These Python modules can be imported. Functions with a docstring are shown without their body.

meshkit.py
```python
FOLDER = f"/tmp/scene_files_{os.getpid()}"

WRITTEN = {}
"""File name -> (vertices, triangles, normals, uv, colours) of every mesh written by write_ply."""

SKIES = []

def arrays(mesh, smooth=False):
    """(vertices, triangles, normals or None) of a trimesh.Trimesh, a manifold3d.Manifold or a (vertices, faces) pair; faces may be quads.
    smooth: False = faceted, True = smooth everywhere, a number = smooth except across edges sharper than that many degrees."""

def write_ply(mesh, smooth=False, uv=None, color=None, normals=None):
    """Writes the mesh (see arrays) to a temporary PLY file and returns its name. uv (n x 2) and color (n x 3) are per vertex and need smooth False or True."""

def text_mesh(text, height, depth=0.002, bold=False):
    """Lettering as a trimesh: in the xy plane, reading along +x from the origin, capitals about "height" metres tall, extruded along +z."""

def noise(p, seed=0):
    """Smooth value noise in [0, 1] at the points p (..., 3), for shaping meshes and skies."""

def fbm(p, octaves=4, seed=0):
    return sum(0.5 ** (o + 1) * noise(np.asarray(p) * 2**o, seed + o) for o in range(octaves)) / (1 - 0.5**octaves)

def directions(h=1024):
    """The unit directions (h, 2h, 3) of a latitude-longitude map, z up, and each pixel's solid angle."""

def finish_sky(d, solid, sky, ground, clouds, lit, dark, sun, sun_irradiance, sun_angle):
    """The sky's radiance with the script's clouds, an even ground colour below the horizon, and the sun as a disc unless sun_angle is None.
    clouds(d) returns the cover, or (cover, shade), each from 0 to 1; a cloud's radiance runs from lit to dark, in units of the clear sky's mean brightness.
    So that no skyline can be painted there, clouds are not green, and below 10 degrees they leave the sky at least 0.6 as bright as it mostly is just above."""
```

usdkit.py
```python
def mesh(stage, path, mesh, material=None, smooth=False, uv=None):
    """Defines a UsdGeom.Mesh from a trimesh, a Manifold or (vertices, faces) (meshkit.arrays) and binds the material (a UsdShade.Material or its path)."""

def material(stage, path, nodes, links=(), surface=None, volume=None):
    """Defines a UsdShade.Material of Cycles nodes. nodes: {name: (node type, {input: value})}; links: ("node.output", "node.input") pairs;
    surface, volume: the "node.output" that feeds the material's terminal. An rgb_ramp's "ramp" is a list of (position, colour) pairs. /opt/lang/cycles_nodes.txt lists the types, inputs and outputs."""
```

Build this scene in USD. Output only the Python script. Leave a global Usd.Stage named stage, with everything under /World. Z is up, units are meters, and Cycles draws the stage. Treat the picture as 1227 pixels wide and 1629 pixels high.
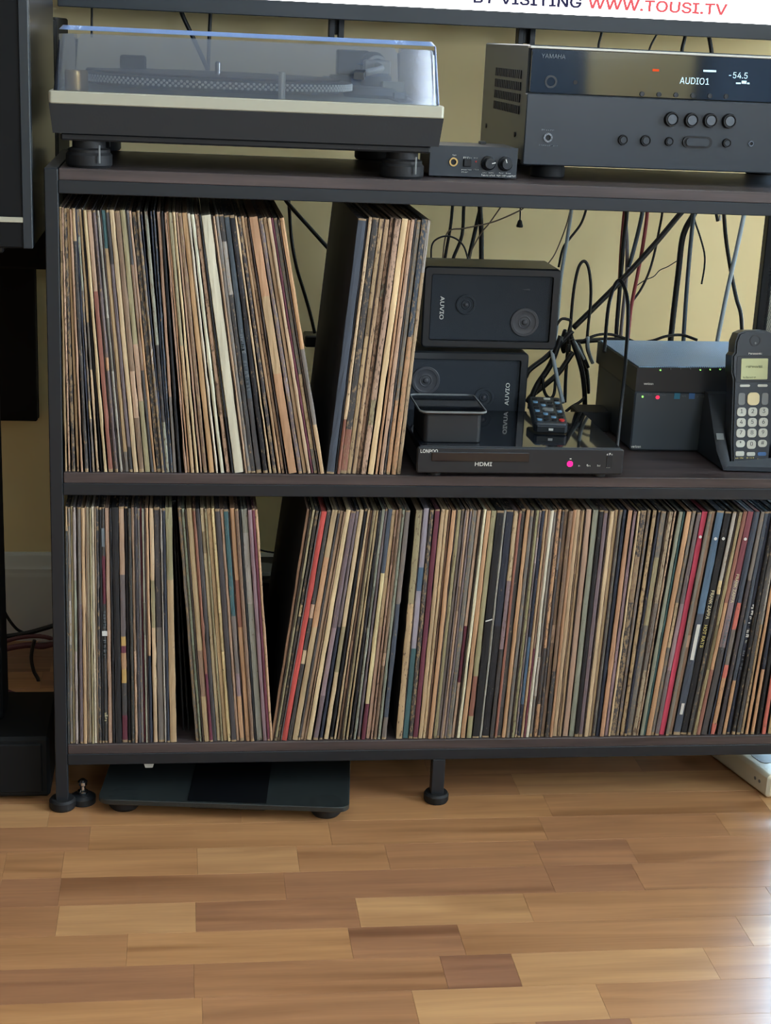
import math, random
import numpy as np, trimesh, manifold3d as m3, usdkit, meshkit
from pxr import Usd, UsdGeom, UsdLux, UsdShade, Gf, Sdf, Vt
from shapely.geometry import Polygon, box as sbox
stage = Usd.Stage.CreateInMemory()
UsdGeom.SetStageUpAxis(stage, 'Z'); UsdGeom.SetStageMetersPerUnit(stage, 1.0)
UsdGeom.Xform.Define(stage, '/World'); UsdGeom.Scope.Define(stage, '/World/Looks')
RNG = np.random.default_rng(7); random.seed(7)
T = Sdf.ValueTypeNames
W, H = 1227, 1629
# ---------------------------------------------------------------- camera
FPX, YAW, PITCH, ROLL = 2479.16, 0.1386, 0.2929, 0.0460
C = np.array([0.152, -1.8304, 0.9584])
EXPOSURE = -0.2
_ca, _sa, _cb, _sb, _cc, _sc = math.cos(YAW), math.sin(YAW), math.cos(PITCH), math.sin(PITCH), math.cos(ROLL), math.sin(ROLL)
FW = np.array([_sa*_cb, _ca*_cb, -_sb]); _r = np.array([_ca, -_sa, 0.]); _u = np.cross(_r, FW)
RI = _cc*_r + _sc*_u; UP = -_sc*_r + _cc*_u
cam = UsdGeom.Camera.Define(stage, '/World/camera')
cam.AddTransformOp().Set(Gf.Matrix4d(*RI, 0, *UP, 0, *(-FW), 0, *C, 1))
cam.CreateHorizontalApertureAttr(36.0); cam.CreateVerticalApertureAttr(36.0*H/W)
cam.CreateFocalLengthAttr(36.0*FPX/W); cam.CreateClippingRangeAttr(Gf.Vec2f(0.05, 100))
cam.CreateExposureAttr(EXPOSURE)
# ---------------------------------------------------------------- light: daylight through the room's windows
def rect_light(name, loc, rot, w, h, color, power):
    l = UsdLux.RectLight.Define(stage, '/World/' + name)
    l.AddTranslateOp().Set(Gf.Vec3d(*loc)); l.AddRotateXYZOp().Set(Gf.Vec3f(*rot))
    l.CreateWidthAttr(w); l.CreateHeightAttr(h); l.CreateColorAttr(Gf.Vec3f(*color)); l.CreateIntensityAttr(power)
    return l
dome = UsdLux.DomeLight.Define(stage, '/World/sky_light'); dome.CreateIntensityAttr(0.6); dome.CreateColorAttr(Gf.Vec3f(.72, .85, 1))
rect_light('daylight_beside_shelf', (1.72, .80, 1.22), (-90, 0, 0), 1.7, 2.4, (.48, .74, 1.0), 38.0)
rect_light('daylight_side', (2.60, -1.55, 1.45), (0, 80, 0), 1.6, 1.9, (.82, .91, 1.0), 19.0)
rect_light('daylight_behind', (1.7, -5.25, 1.58), (90, 0, 0), 1.5, 1.5, (.86, .93, 1.0), 18.0)

# ---------------------------------------------------------------- helpers
def ray(px, py): return FW + RI*(px - W/2)/FPX - UP*(py - H/2)/FPX
def at(px, py, **k):                         # the point of the room seen at a place of the photograph, on the plane x=, y= or z=
    d = ray(px, py); (a, v), = k.items(); i = 'xyz'.index(a); return C + (v - C[i])/d[i]*d
def lin(c): return tuple(((x/255)/12.92 if x/255 <= .04045 else ((x/255 + .055)/1.055)**2.4) for x in c)
_used = {}
def numbered(path):
    n = _used.get(path, -1) + 1; _used[path] = n
    return path if n == 0 else f'{path}_{n:03d}'
def tag(p, label=None, cat=None, group=None, kind=None):
    p = p.GetPrim() if hasattr(p, 'GetPrim') else p
    for k, v in (('label', label), ('category', cat), ('group', group), ('kind', kind)):
        if v: p.SetCustomDataByKey(k, v)
    return p
def thing(name, label, cat, loc=(0, 0, 0), rotz=0, group=None, rot=None):
    x = UsdGeom.Xform.Define(stage, numbered('/World/' + name)); x.AddTranslateOp().Set(Gf.Vec3d(*map(float, loc)))
    if rot: x.AddRotateXYZOp().Set(Gf.Vec3f(*rot))
    elif rotz: x.AddRotateZOp().Set(float(rotz))
    return tag(x, label, cat, group)
def obj(name, mesh, mat, parent=None, smooth=30, label=None, kind=None):
    path = numbered((str(parent.GetPath()) if parent else '/World') + '/' + name)
    if isinstance(mesh, list): mesh = trimesh.util.concatenate(mesh)
    m = usdkit.mesh(stage, path, mesh, MAT[mat] if isinstance(mat, str) else mat, smooth=smooth)
    return tag(m, label, kind=kind)
def dup(root, loc, rotz=0, label=None, group=None):
    was = root.GetCustomData(); name = root.GetName().rsplit('_0', 1)[0]
    r = thing(name, label or was['label'], was['category'], loc, rotz, group or was.get('group'))
    r.GetReferences().AddInternalReference(root.GetPath()); r.SetInstanceable(True)
    return r
def hull(p): return trimesh.convex.convex_hull(np.asarray(p, float))
def bx(x0, x1, y0, y1, z0, z1, c=.0012):
    """A box with chamfered edges."""
    c = min(c, (x1-x0)*.45, (y1-y0)*.45, (z1-z0)*.45)
    if c <= 0: return trimesh.creation.box(bounds=[(x0, y0, z0), (x1, y1, z1)])
    P = []
    for X, Y, Z in ((0, c, c), (c, 0, c), (c, c, 0)):
        P += [(x, y, z) for x in (x0+X, x1-X) for y in (y0+Y, y1-Y) for z in (z0+Z, z1-Z)]
    return hull(P)
def rbox(x0, x1, y0, y1, z0, z1, r, axis='z', n=6, c=0):
    """A box whose four edges along the axis are rounded by r; c chamfers its two ends."""
    lo = dict(x=(y0, z0, y1, z1), y=(x0, z0, x1, z1), z=(x0, y0, x1, y1))[axis]
    a0, a1 = dict(x=(x0, x1), y=(y0, y1), z=(z0, z1))[axis]
    r = min(r, (lo[2]-lo[0])*.499, (lo[3]-lo[1])*.499); P = []
    for h, s in ((a0, c), (a0+c, 0), (a1-c, 0), (a1, c)) if c else ((a0, 0), (a1, 0)):
        for cx, cy, q in ((lo[2]-r, lo[3]-r, 0), (lo[0]+r, lo[3]-r, 1), (lo[0]+r, lo[1]+r, 2), (lo[2]-r, lo[1]+r, 3)):
            for k in range(n+1):
                t = (q + k/n)*math.pi/2; u, v = cx + (r-s)*math.cos(t), cy + (r-s)*math.sin(t)
                P.append(dict(x=(h, u, v), y=(u, h, v), z=(u, v, h))[axis])
    return hull(P)
def cyl(p0, p1, r, r1=None, n=24):
    p0, p1 = np.array(p0, float), np.array(p1, float); r1 = r if r1 is None else r1
    d = p1 - p0; d /= np.linalg.norm(d); a = np.cross(d, (0, 0, 1) if abs(d[2]) < .9 else (1, 0, 0)); a /= np.linalg.norm(a); b = np.cross(d, a)
    t = np.linspace(0, 2*math.pi, n, endpoint=False); ring = np.outer(np.cos(t), a) + np.outer(np.sin(t), b)
    return hull(np.vstack([p0 + r*ring, p1 + r1*ring]))
def lathe(profile, o=(0, 0, 0), axis='z', n=32):
    m = trimesh.creation.revolve(np.array(profile, float), sections=n)
    if axis == 'y': m.apply_transform(trimesh.transformations.rotation_matrix(math.pi/2, (1, 0, 0)))   # +z of the profile turns to -y
    m.apply_translation(o); m.fix_normals(); return m
def ring(o, r0, r1, h, axis='y', n=28):
    return lathe([(r0, 0), (r1, 0), (r1, h), (r0, h), (r0, 0)], o, axis, n)
def spline(P, k=7):
    P = np.array(P, float)
    if len(P) == 2: return np.linspace(P[0], P[1], 4)
    Q = np.vstack([2*P[0]-P[1], P, 2*P[-1]-P[-2]]); out = []
    for i in range(1, len(Q)-2):
        for t in np.linspace(0, 1, k, endpoint=False):
            a, b, c, d = Q[i-1], Q[i], Q[i+1], Q[i+2]
            out.append(.5*(2*b + (c-a)*t + (2*a-5*b+4*c-d)*t*t + (3*b-a-3*c+d)*t**3))
    return np.vstack([out, P[-1]])
def tube(P, r, n=8):
    P = np.array(P, float); t = np.gradient(P, axis=0); t /= np.linalg.norm(t, axis=1)[:, None] + 1e-12
    a = np.cross(t[0], (0, 1, .1)); a /= np.linalg.norm(a); V = []
    R = np.broadcast_to(r, (len(P),))
    for i in range(len(P)):
        a = a - t[i]*(a@t[i]); a /= np.linalg.norm(a); b = np.cross(t[i], a)
        for k in range(n): V.append(P[i] + R[i]*(math.cos(2*math.pi*k/n)*a + math.sin(2*math.pi*k/n)*b))
    F = []
    for i in range(len(P)-1):
        for k in range(n):
            A, B = i*n+k, i*n+(k+1) % n; F += [(A, B, B+n), (A, B+n, A+n)]
    V += [P[0], P[-1]]; L = len(V)
    for k in range(n): F += [(L-2, (k+1) % n, k), (L-1, (len(P)-1)*n+k, (len(P)-1)*n+(k+1) % n)]
    m = trimesh.Trimesh(np.array(V), np.array(F), process=False); m.fix_normals(); return m
def place(m, o, r=(1, 0, 0), u=(0, 0, 1)):
    """Lays a flat mesh (xy, facing +z) at o with its x along r and its y along u."""
    r, u = np.array(r, float), np.array(u, float); M = np.eye(4); M[:3, 0], M[:3, 1], M[:3, 2], M[:3, 3] = r, u, np.cross(r, u), o
    m = m.copy(); m.apply_transform(M); return m
def text(s, h, o, r=(1, 0, 0), u=(0, 0, 1), width=None, depth=.0004, bold=False, center=False):
    m = meshkit.text_mesh(s, h, depth, bold); b = m.bounds
    m.apply_translation((-b[0][0], 0, 0)); w = b[1][0]-b[0][0]
    if width: m.apply_scale((width/w, 1, 1)); w = width
    if center: m.apply_translation((-w/2, -h/2, 0))
    return place(m, o, r, u)
def glyph_bars(n, w, h, seed, depth=.0003):
    """Small print too blurred to read: a row of letter-like strokes (xy, facing +z)."""
    g = np.random.default_rng(seed); x, out = 0, []
    while x < w:
        a = w/n*g.uniform(.5, .8)
        for k in range(2): out.append(trimesh.creation.box(bounds=[(x + k*a*.6, h*g.choice([0, 0, .4]), 0), (x + k*a*.6 + a*.35, h*g.uniform(.7, 1), depth)]))
        out.append(trimesh.creation.box(bounds=[(x, h*g.choice([0, .4, .75]), 0), (x+a, h*g.choice([.15, .55, 1]) + .0001, depth)]) if g.random() < .8 else out[-1])
        x += w/n
    for m in out:
        if m.bounds[1][1] < m.bounds[0][1]: m.invert()
    return trimesh.util.concatenate(out)

# ---------------------------------------------------------------- materials
MAT = {}
def plain(name, c, rough=.5, metal=0, spec=.5, coat=0, noise=0, nscale=40, bump=0, bscale=400, **kw):
    c = lin(c); nodes = {'p': ('principled_bsdf', dict(base_color=c, roughness=rough, metallic=metal, specular_ior_level=spec, coat_weight=coat, **kw))}; links = []
    nodes['g'] = ('geometry', {})
    if noise:
        nodes['n'] = ('noise_texture', dict(scale=nscale, detail=3)); links += [('g.position', 'n.vector')]
        nodes['r'] = ('rgb_ramp', dict(ramp=[(.3, tuple(x*(1-noise) for x in c)), (.7, tuple(min(1, x*(1+noise)) for x in c))]))
        links += [('n.fac', 'r.fac'), ('r.color', 'p.base_color')]
    if bump:
        nodes['bn'] = ('noise_texture', dict(scale=bscale, detail=2)); nodes['b'] = ('bump', dict(strength=bump, distance=.001))
        links += [('g.position', 'bn.vector'), ('bn.fac', 'b.height'), ('b.normal', 'p.normal')]
    MAT[name] = usdkit.material(stage, '/World/Looks/' + name, nodes, links, surface='p.BSDF')
def emit(name, c, s):
    MAT[name] = usdkit.material(stage, '/World/Looks/' + name, {'e': ('emission', dict(color=lin(c), strength=s))}, surface='e.emission')
plain('frame_metal', (27, 33, 40), .42, 0, .5, bump=.05)
plain('black_plastic', (32, 36, 41), .38)
plain('black_matte', (28, 31, 35), .6, bump=.08)
plain('dark_rubber', (20, 21, 24), .65)
plain('black_gloss', (22, 26, 33), .06, coat=.6)
plain('black_lacquer', (22, 24, 28), .24, spec=.5)
plain('panel_gloss', (26, 30, 34), .05, ior=3.0)
plain('knob_grey', (84, 91, 99), .45)
plain('black_satin', (44, 50, 57), .33)
plain('charcoal_cloth', (42, 49, 57), .85, bump=.3, bscale=1500)
plain('wall_paint', (246, 227, 176), .75, noise=.03, nscale=5, bump=.05, bscale=120)
plain('black_deep', (13, 15, 17), .7, spec=.25)
plain('modem_shell', (62, 70, 78), .5)
plain('label_grey', (150, 158, 160), .6)
plain('bezel_plastic', (40, 46, 52), .42)
plain('bounce_cut_wall', (62, 54, 48), .8)
plain('ceiling_paint', (236, 234, 228), .9)
plain('trim_paint', (214, 214, 210), .45)
plain('white_plastic', (222, 216, 196), .4)
plain('silver_deck', (178, 176, 158), .42, .15)
plain('brass', (205, 170, 110), .3, .9)
plain('chrome', (200, 200, 200), .15, 1)
plain('aluminium', (196, 194, 184), .38, .3)
plain('grey_plastic', (120, 124, 124), .5)
plain('key_plastic', (196, 198, 186), .45)
plain('key_yellow', (222, 206, 160), .4)
plain('print_white', (214, 214, 208), .6)
plain('print_grey', (112, 120, 126), .6)
plain('print_dark', (40, 42, 46), .6)
plain('print_cream', (206, 196, 160), .6)
plain('print_yellow', (196, 182, 110), .6)
plain('print_blue', (60, 100, 150), .5)
plain('sticker_teal', (40, 120, 150), .5)
plain('sticker_blue', (60, 108, 165), .5)
plain('red_button', (200, 50, 50), .45)
plain('lcd_screen', (196, 200, 150), .3, coat=.4)
plain('lcd_ink', (140, 146, 108), .5)
plain('cone_grey', (62, 64, 70), .5)
plain('cable_black', (22, 24, 28), .42)
plain('cable_grey', (128, 120, 124), .5)
plain('cable_pale', (160, 174, 184), .35)
plain('cable_red', (150, 62, 66), .45)
plain('cable_maroon', (104, 58, 64), .5)
plain('cable_brown', (112, 96, 80), .5)
plain('cable_slate', (74, 86, 98), .45)
plain('outside_glass_frame', (226, 226, 222), .5)
plain('scale_black', (16, 18, 21), .25)
plain('platter_metal', (84, 86, 90), .35, .7)
plain('vinyl', (24, 24, 27), .3)
plain('pale_blue_plastic', (110, 150, 180), .2, coat=.5)
plain('door_dark', (52, 56, 62), .6)
emit('screen_white', (255, 255, 255), 3.2)
emit('screen_navy', (58, 58, 92), 1.0)
emit('screen_red', (244, 106, 112), 1.15)
emit('display_white', (205, 240, 255), 1.6)
emit('display_orange', (255, 96, 50), 1.0)
emit('led_magenta', (255, 40, 130), 2.2)
emit('led_red', (255, 50, 80), 2.0)
emit('led_green', (150, 255, 110), 2.0)
def wood(name, light, dark, axis, rough, sc=1.0, coat=0, spread=.5):
    """Grain stretched along an axis; object_info.random shifts and tints each piece."""
    stretch = {'x': (4, 60, 60), 'y': (60, 4, 60)}[axis]
    L, D = lin(light), lin(dark)
    nodes = {'g': ('geometry', {}), 'o': ('object_info', {}), 'k': ('math', dict(math_type='multiply', value2=37.)),
             'cv': ('combine_xyz', {}), 'ad': ('vector_math', dict(math_type='add')), 'm': ('mapping', dict(scale=tuple(s*sc for s in stretch))),
             'n': ('noise_texture', dict(scale=1., detail=5, roughness=.6, distortion=.6)),
             'n2': ('noise_texture', dict(scale=.25, detail=2, distortion=1.2)),
             'r': ('rgb_ramp', dict(ramp=[(.30, D), (.5, tuple((a+b)/2 for a, b in zip(L, D))), (.68, L)])),
             'r2': ('rgb_ramp', dict(ramp=[(.28, (.62, .55, .50)), (.42, (1, 1, 1)), (1, (1, 1, 1))])),
             'mx': ('mix', dict(mix_type='multiply', fac=spread)),
             'p': ('principled_bsdf', dict(roughness=rough, coat_weight=coat, coat_roughness=.12)), 'b': ('bump', dict(strength=.04, distance=.001))}
    links = [('o.random', 'k.value1'), ('k.value', 'cv.x'), ('k.value', 'cv.z'), ('g.position', 'ad.vector1'), ('cv.vector', 'ad.vector2'), ('ad.vector', 'm.vector'),
             ('m.vector', 'n.vector'), ('m.vector', 'n2.vector'), ('n.fac', 'r.fac'), ('n2.fac', 'r2.fac'), ('r.color', 'mx.color1'), ('r2.color', 'mx.color2'),
             ('mx.color', 'p.base_color'), ('n.fac', 'b.height'), ('b.normal', 'p.normal')]
    MAT[name] = usdkit.material(stage, '/World/Looks/' + name, nodes, links, surface='p.BSDF')
wood('board_wood', (86, 74, 73), (56, 49, 50), 'x', .42)
FLOOR_TONES = [((198, 146, 98), (170, 120, 78)), ((190, 138, 94), (162, 114, 75)), ((182, 130, 90), (152, 106, 72)), ((176, 125, 88), (148, 102, 73)), ((204, 155, 106), (178, 130, 87)), ((168, 118, 86), (142, 97, 72))]
for i, (a, b) in enumerate(FLOOR_TONES): wood(f'floor_wood_{i}', a, b, 'x', .38, .8, coat=.12, spread=.9)
# record sleeves: printed colours and worn paper come with the mesh
MAT['sleeve_paper'] = usdkit.material(stage, '/World/Looks/sleeve_paper', {
    'a': ('attribute', dict(attribute='tint')), 'a2': ('attribute', dict(attribute='worn_tint')), 'w': ('attribute', dict(attribute='wear')),
    'g': ('geometry', {}), 'm': ('mapping', dict(scale=(420, 80, 170))), 'n': ('noise_texture', dict(scale=1., detail=4, roughness=.62)),
    'm2': ('mapping', dict(scale=(60, 20, 9))), 'n2': ('noise_texture', dict(scale=1., detail=2)),
    'th': ('map_range', dict(from_min=0., from_max=1., to_min=.74, to_max=.36)),
    'su': ('math', dict(math_type='subtract')), 'ga': ('math', dict(math_type='multiply', value2=9., use_clamp=True)),
    'r2': ('rgb_ramp', dict(ramp=[(.3, (.80, .80, .80)), (.7, (1.12, 1.1, 1.08))])), 'mu': ('mix', dict(mix_type='multiply', fac=1.)),
    'mx': ('mix', {}), 'p': ('principled_bsdf', dict(roughness=.62, specular_ior_level=.35))},
    [('g.position', 'm.vector'), ('m.vector', 'n.vector'), ('g.position', 'm2.vector'), ('m2.vector', 'n2.vector'), ('w.fac', 'th.value'), ('n.fac', 'su.value1'), ('th.result', 'su.value2'),
     ('su.value', 'ga.value1'), ('n2.fac', 'r2.fac'), ('a.color', 'mu.color1'), ('r2.color', 'mu.color2'), ('mu.color', 'mx.color1'), ('a2.color', 'mx.color2'), ('ga.value', 'mx.fac'), ('mx.color', 'p.base_color')], surface='p.BSDF')
# clear plastics
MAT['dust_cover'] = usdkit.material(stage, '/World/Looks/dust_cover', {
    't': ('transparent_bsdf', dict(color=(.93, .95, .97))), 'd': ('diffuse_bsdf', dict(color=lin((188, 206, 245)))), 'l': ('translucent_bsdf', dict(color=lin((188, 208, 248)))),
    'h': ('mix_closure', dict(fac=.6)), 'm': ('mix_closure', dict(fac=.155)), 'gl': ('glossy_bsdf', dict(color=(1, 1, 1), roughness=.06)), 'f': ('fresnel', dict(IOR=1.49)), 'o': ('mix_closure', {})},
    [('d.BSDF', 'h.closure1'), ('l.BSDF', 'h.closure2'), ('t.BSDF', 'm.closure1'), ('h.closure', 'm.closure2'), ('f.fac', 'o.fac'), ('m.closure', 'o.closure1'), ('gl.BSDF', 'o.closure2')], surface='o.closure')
MAT['cover_glow_sheet'] = usdkit.material(stage, '/World/Looks/cover_glow_sheet', {
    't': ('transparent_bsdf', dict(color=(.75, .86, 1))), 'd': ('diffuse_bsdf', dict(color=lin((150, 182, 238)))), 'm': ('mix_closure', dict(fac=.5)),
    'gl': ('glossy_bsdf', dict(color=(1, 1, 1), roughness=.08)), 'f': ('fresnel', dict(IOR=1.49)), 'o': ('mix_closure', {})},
    [('t.BSDF', 'm.closure1'), ('d.BSDF', 'm.closure2'), ('f.fac', 'o.fac'), ('m.closure', 'o.closure1'), ('gl.BSDF', 'o.closure2')], surface='o.closure')  # daylight glow of the cover's top and right edge, painted as blue
def pane(name, c, rough, ior, haze=0, hc=(200, 210, 220)):
    MAT[name] = usdkit.material(stage, '/World/Looks/' + name, {
        't': ('transparent_bsdf', dict(color=c)), 'd': ('diffuse_bsdf', dict(color=lin(hc))), 'm': ('mix_closure', dict(fac=haze)),
        'gl': ('glossy_bsdf', dict(color=(1, 1, 1), roughness=rough)), 'f': ('fresnel', dict(IOR=ior)), 'o': ('mix_closure', {})},
        [('t.BSDF', 'm.closure1'), ('d.BSDF', 'm.closure2'), ('f.fac', 'o.fac'), ('m.closure', 'o.closure1'), ('gl.BSDF', 'o.closure2')], surface='o.closure')
pane('window_glass', (.96, .98, 1), .0, 1.45)
pane('scale_glass', (.46, .49, .48), .14, 1.5, .40, (70, 78, 79))
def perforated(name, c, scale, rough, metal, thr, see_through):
    """Staggered round holes; see_through: real openings, else dark dimples in a lid."""
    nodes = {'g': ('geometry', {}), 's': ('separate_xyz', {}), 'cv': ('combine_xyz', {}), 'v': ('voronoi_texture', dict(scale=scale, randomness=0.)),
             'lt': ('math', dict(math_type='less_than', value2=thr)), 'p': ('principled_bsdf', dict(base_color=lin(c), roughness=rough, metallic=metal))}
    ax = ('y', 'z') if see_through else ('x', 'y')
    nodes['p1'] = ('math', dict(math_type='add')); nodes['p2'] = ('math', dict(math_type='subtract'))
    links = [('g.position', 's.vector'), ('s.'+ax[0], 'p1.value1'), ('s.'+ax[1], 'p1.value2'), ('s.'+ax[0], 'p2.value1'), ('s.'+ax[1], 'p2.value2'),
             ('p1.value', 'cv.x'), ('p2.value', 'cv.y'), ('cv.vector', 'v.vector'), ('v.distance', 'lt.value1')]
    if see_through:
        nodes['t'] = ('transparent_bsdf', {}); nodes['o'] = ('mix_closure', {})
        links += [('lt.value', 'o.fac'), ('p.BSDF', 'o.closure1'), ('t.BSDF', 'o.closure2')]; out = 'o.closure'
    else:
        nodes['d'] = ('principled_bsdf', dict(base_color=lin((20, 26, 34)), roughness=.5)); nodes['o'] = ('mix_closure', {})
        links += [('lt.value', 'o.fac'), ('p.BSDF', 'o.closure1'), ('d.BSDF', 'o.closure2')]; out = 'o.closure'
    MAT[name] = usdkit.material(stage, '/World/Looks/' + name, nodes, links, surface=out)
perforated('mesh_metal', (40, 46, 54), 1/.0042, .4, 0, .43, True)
perforated('vent_lid_sheen', (156, 194, 230), 1/.0026, .38, .0, .30, False)  # pale blue base colour stands for window light reflected by the lid

# ---------------------------------------------------------------- the room
X0, X1, Y0, Y1, ZC = -1.7, 2.42, -5.0, .60, 2.45
def struct(name, mesh, mat, parent=None, label=None):
    p = obj(name, mesh, mat, parent, label=label)
    return tag(p, kind='structure') if parent is None else p
def wall_with_hole(a0, a1, z1, h0, h1, hz0, hz1, f):
    out = [f(a0, h0, 0, z1), f(h1, a1, 0, z1)]
    if hz0 > 0: out.append(f(h0, h1, 0, hz0))
    if hz1 < z1: out.append(f(h0, h1, hz1, z1))
    return out
B0 = lambda *a: bx(*a, c=0)
struct('wall_back', wall_with_hole(X0-.1, X1+.1, ZC, 1.09, 2.30, .26, 2.18, lambda a, b, c, d: B0(a, b, Y1, Y1+.1, c, d)), 'wall_paint', label='pale yellow painted wall behind the shelf')
struct('wall_right', wall_with_hole(Y0, Y1, ZC, -2.5, -.6, .62, 2.25, lambda a, b, c, d: B0(X1, X1+.1, a, b, c, d)), 'wall_paint', label='pale yellow wall on the right')
struct('wall_front', wall_with_hole(X0-.1, X1+.1, ZC, 1.15, 2.25, 1.0, 2.15, lambda a, b, c, d: B0(a, b, Y0-.1, Y0, c, d)), 'wall_paint', label='pale yellow wall behind the camera')
struct('wall_left', B0(X0-.1, X0, Y0, Y1, 0, ZC), 'bounce_cut_wall', label='unseen left wall, made dark brown to cut bounce light')  # unseen wall, darkened to keep bounce light off the left side
struct('ceiling', B0(X0-.1, X1+.1, Y0-.1, Y1+.1, ZC, ZC+.1), 'ceiling_paint', label='white painted ceiling')
def window(n, a0, a1, z0, z1, f, nx, where='beside the shelf'):
    w = stage.GetPrimAtPath(UsdGeom.Xform.Define(stage, f'/World/window_{n}').GetPath()); tag(w, 'white framed window letting in daylight ' + where, kind='structure')
    t = .045
    obj('window_frame', [f(a0, a1, z0, z0+t, 0), f(a0, a1, z1-t, z1, 0), f(a0, a0+t, z0, z1, 0), f(a1-t, a1, z0, z1, 0)] + [f(a0+(a1-a0)*k/nx-t/2, a0+(a1-a0)*k/nx+t/2, z0, z1, 0) for k in range(1, nx)], 'outside_glass_frame', w)
    for k in range(nx): obj('pane', f(a0+(a1-a0)*k/nx+t*.4, a0+(a1-a0)*(k+1)/nx-t*.4, z0+t*.5, z1-t*.5, 1), 'window_glass', w)
window(1, 1.09, 2.30, .26, 2.18, lambda a, b, c, d, g: B0(a, b, Y1+(.02 if not g else .045), Y1+(.08 if not g else .051), c, d), 2)
window(2, -2.5, -.6, .62, 2.25, lambda a, b, c, d, g: B0(X1+(.02 if not g else .045), X1+(.08 if not g else .051), a, b, c, d), 3, 'from the right')
window(3, 1.15, 2.25, 1.0, 2.15, lambda a, b, c, d, g: B0(a, b, Y0-(.08 if not g else .051), Y0-(.02 if not g else .045), c, d), 3, 'behind the camera')
prof = Polygon([(0, 0), (.014, 0), (.014, .108), (.011, .114), (.011, .122), (.007, .128), (.006, .142), (.002, .148), (0, .148)])
bb = trimesh.creation.extrude_polygon(prof, 1.09-X0, engine='earcut'); bb = place(bb, (X0, Y1, 0), (0, -1, 0), (0, 0, 1)) if False else bb
V = bb.vertices.copy(); bb.vertices = np.stack([X0 + V[:, 2], Y1 - V[:, 0], V[:, 1]], 1); bb.fix_normals()
struct('baseboard_back', bb, 'trim_paint', label='white moulded baseboard along the back wall')
floor = struct('floor', B0(X0-.1, X1+.1, Y0-.1, Y1+.1, -.06, -.006), 'floor_wood_1', label='laminate floor of narrow brown wood strips')
PITCHF = .0625; g = np.random.default_rng(21)
KNOWN = {0: [(-.3, 2), (.046, 0), (.345, 1), (.62, 2), (.86, 1)], 1: [(-.05, 1), (.018, 0), (.178, 4), (.300, 1), (.41, 2), (.60, 3), (.72, 2)], 2: [(-.05, 3), (.019, 2), (.28, 3), (.60, 3), (.71, 2)],
         3: [(-.1, 2), (.021, 4), (.175, 3), (.36, 4), (.56, 1), (.86, 2)], 4: [(-.12, 1), (.10, 0), (.345, 3), (.47, 1), (.80, 4)], 5: [(-.2, 3), (.172, 2), (.44, 5), (.52, 4), (.74, 0)],
         6: [(-.1, 0), (.18, 2), (.40, 4), (.60, 1)], 7: [(-.1, 2), (.24, 1), (.52, 5), (.62, 0)]}
far = []
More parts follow.
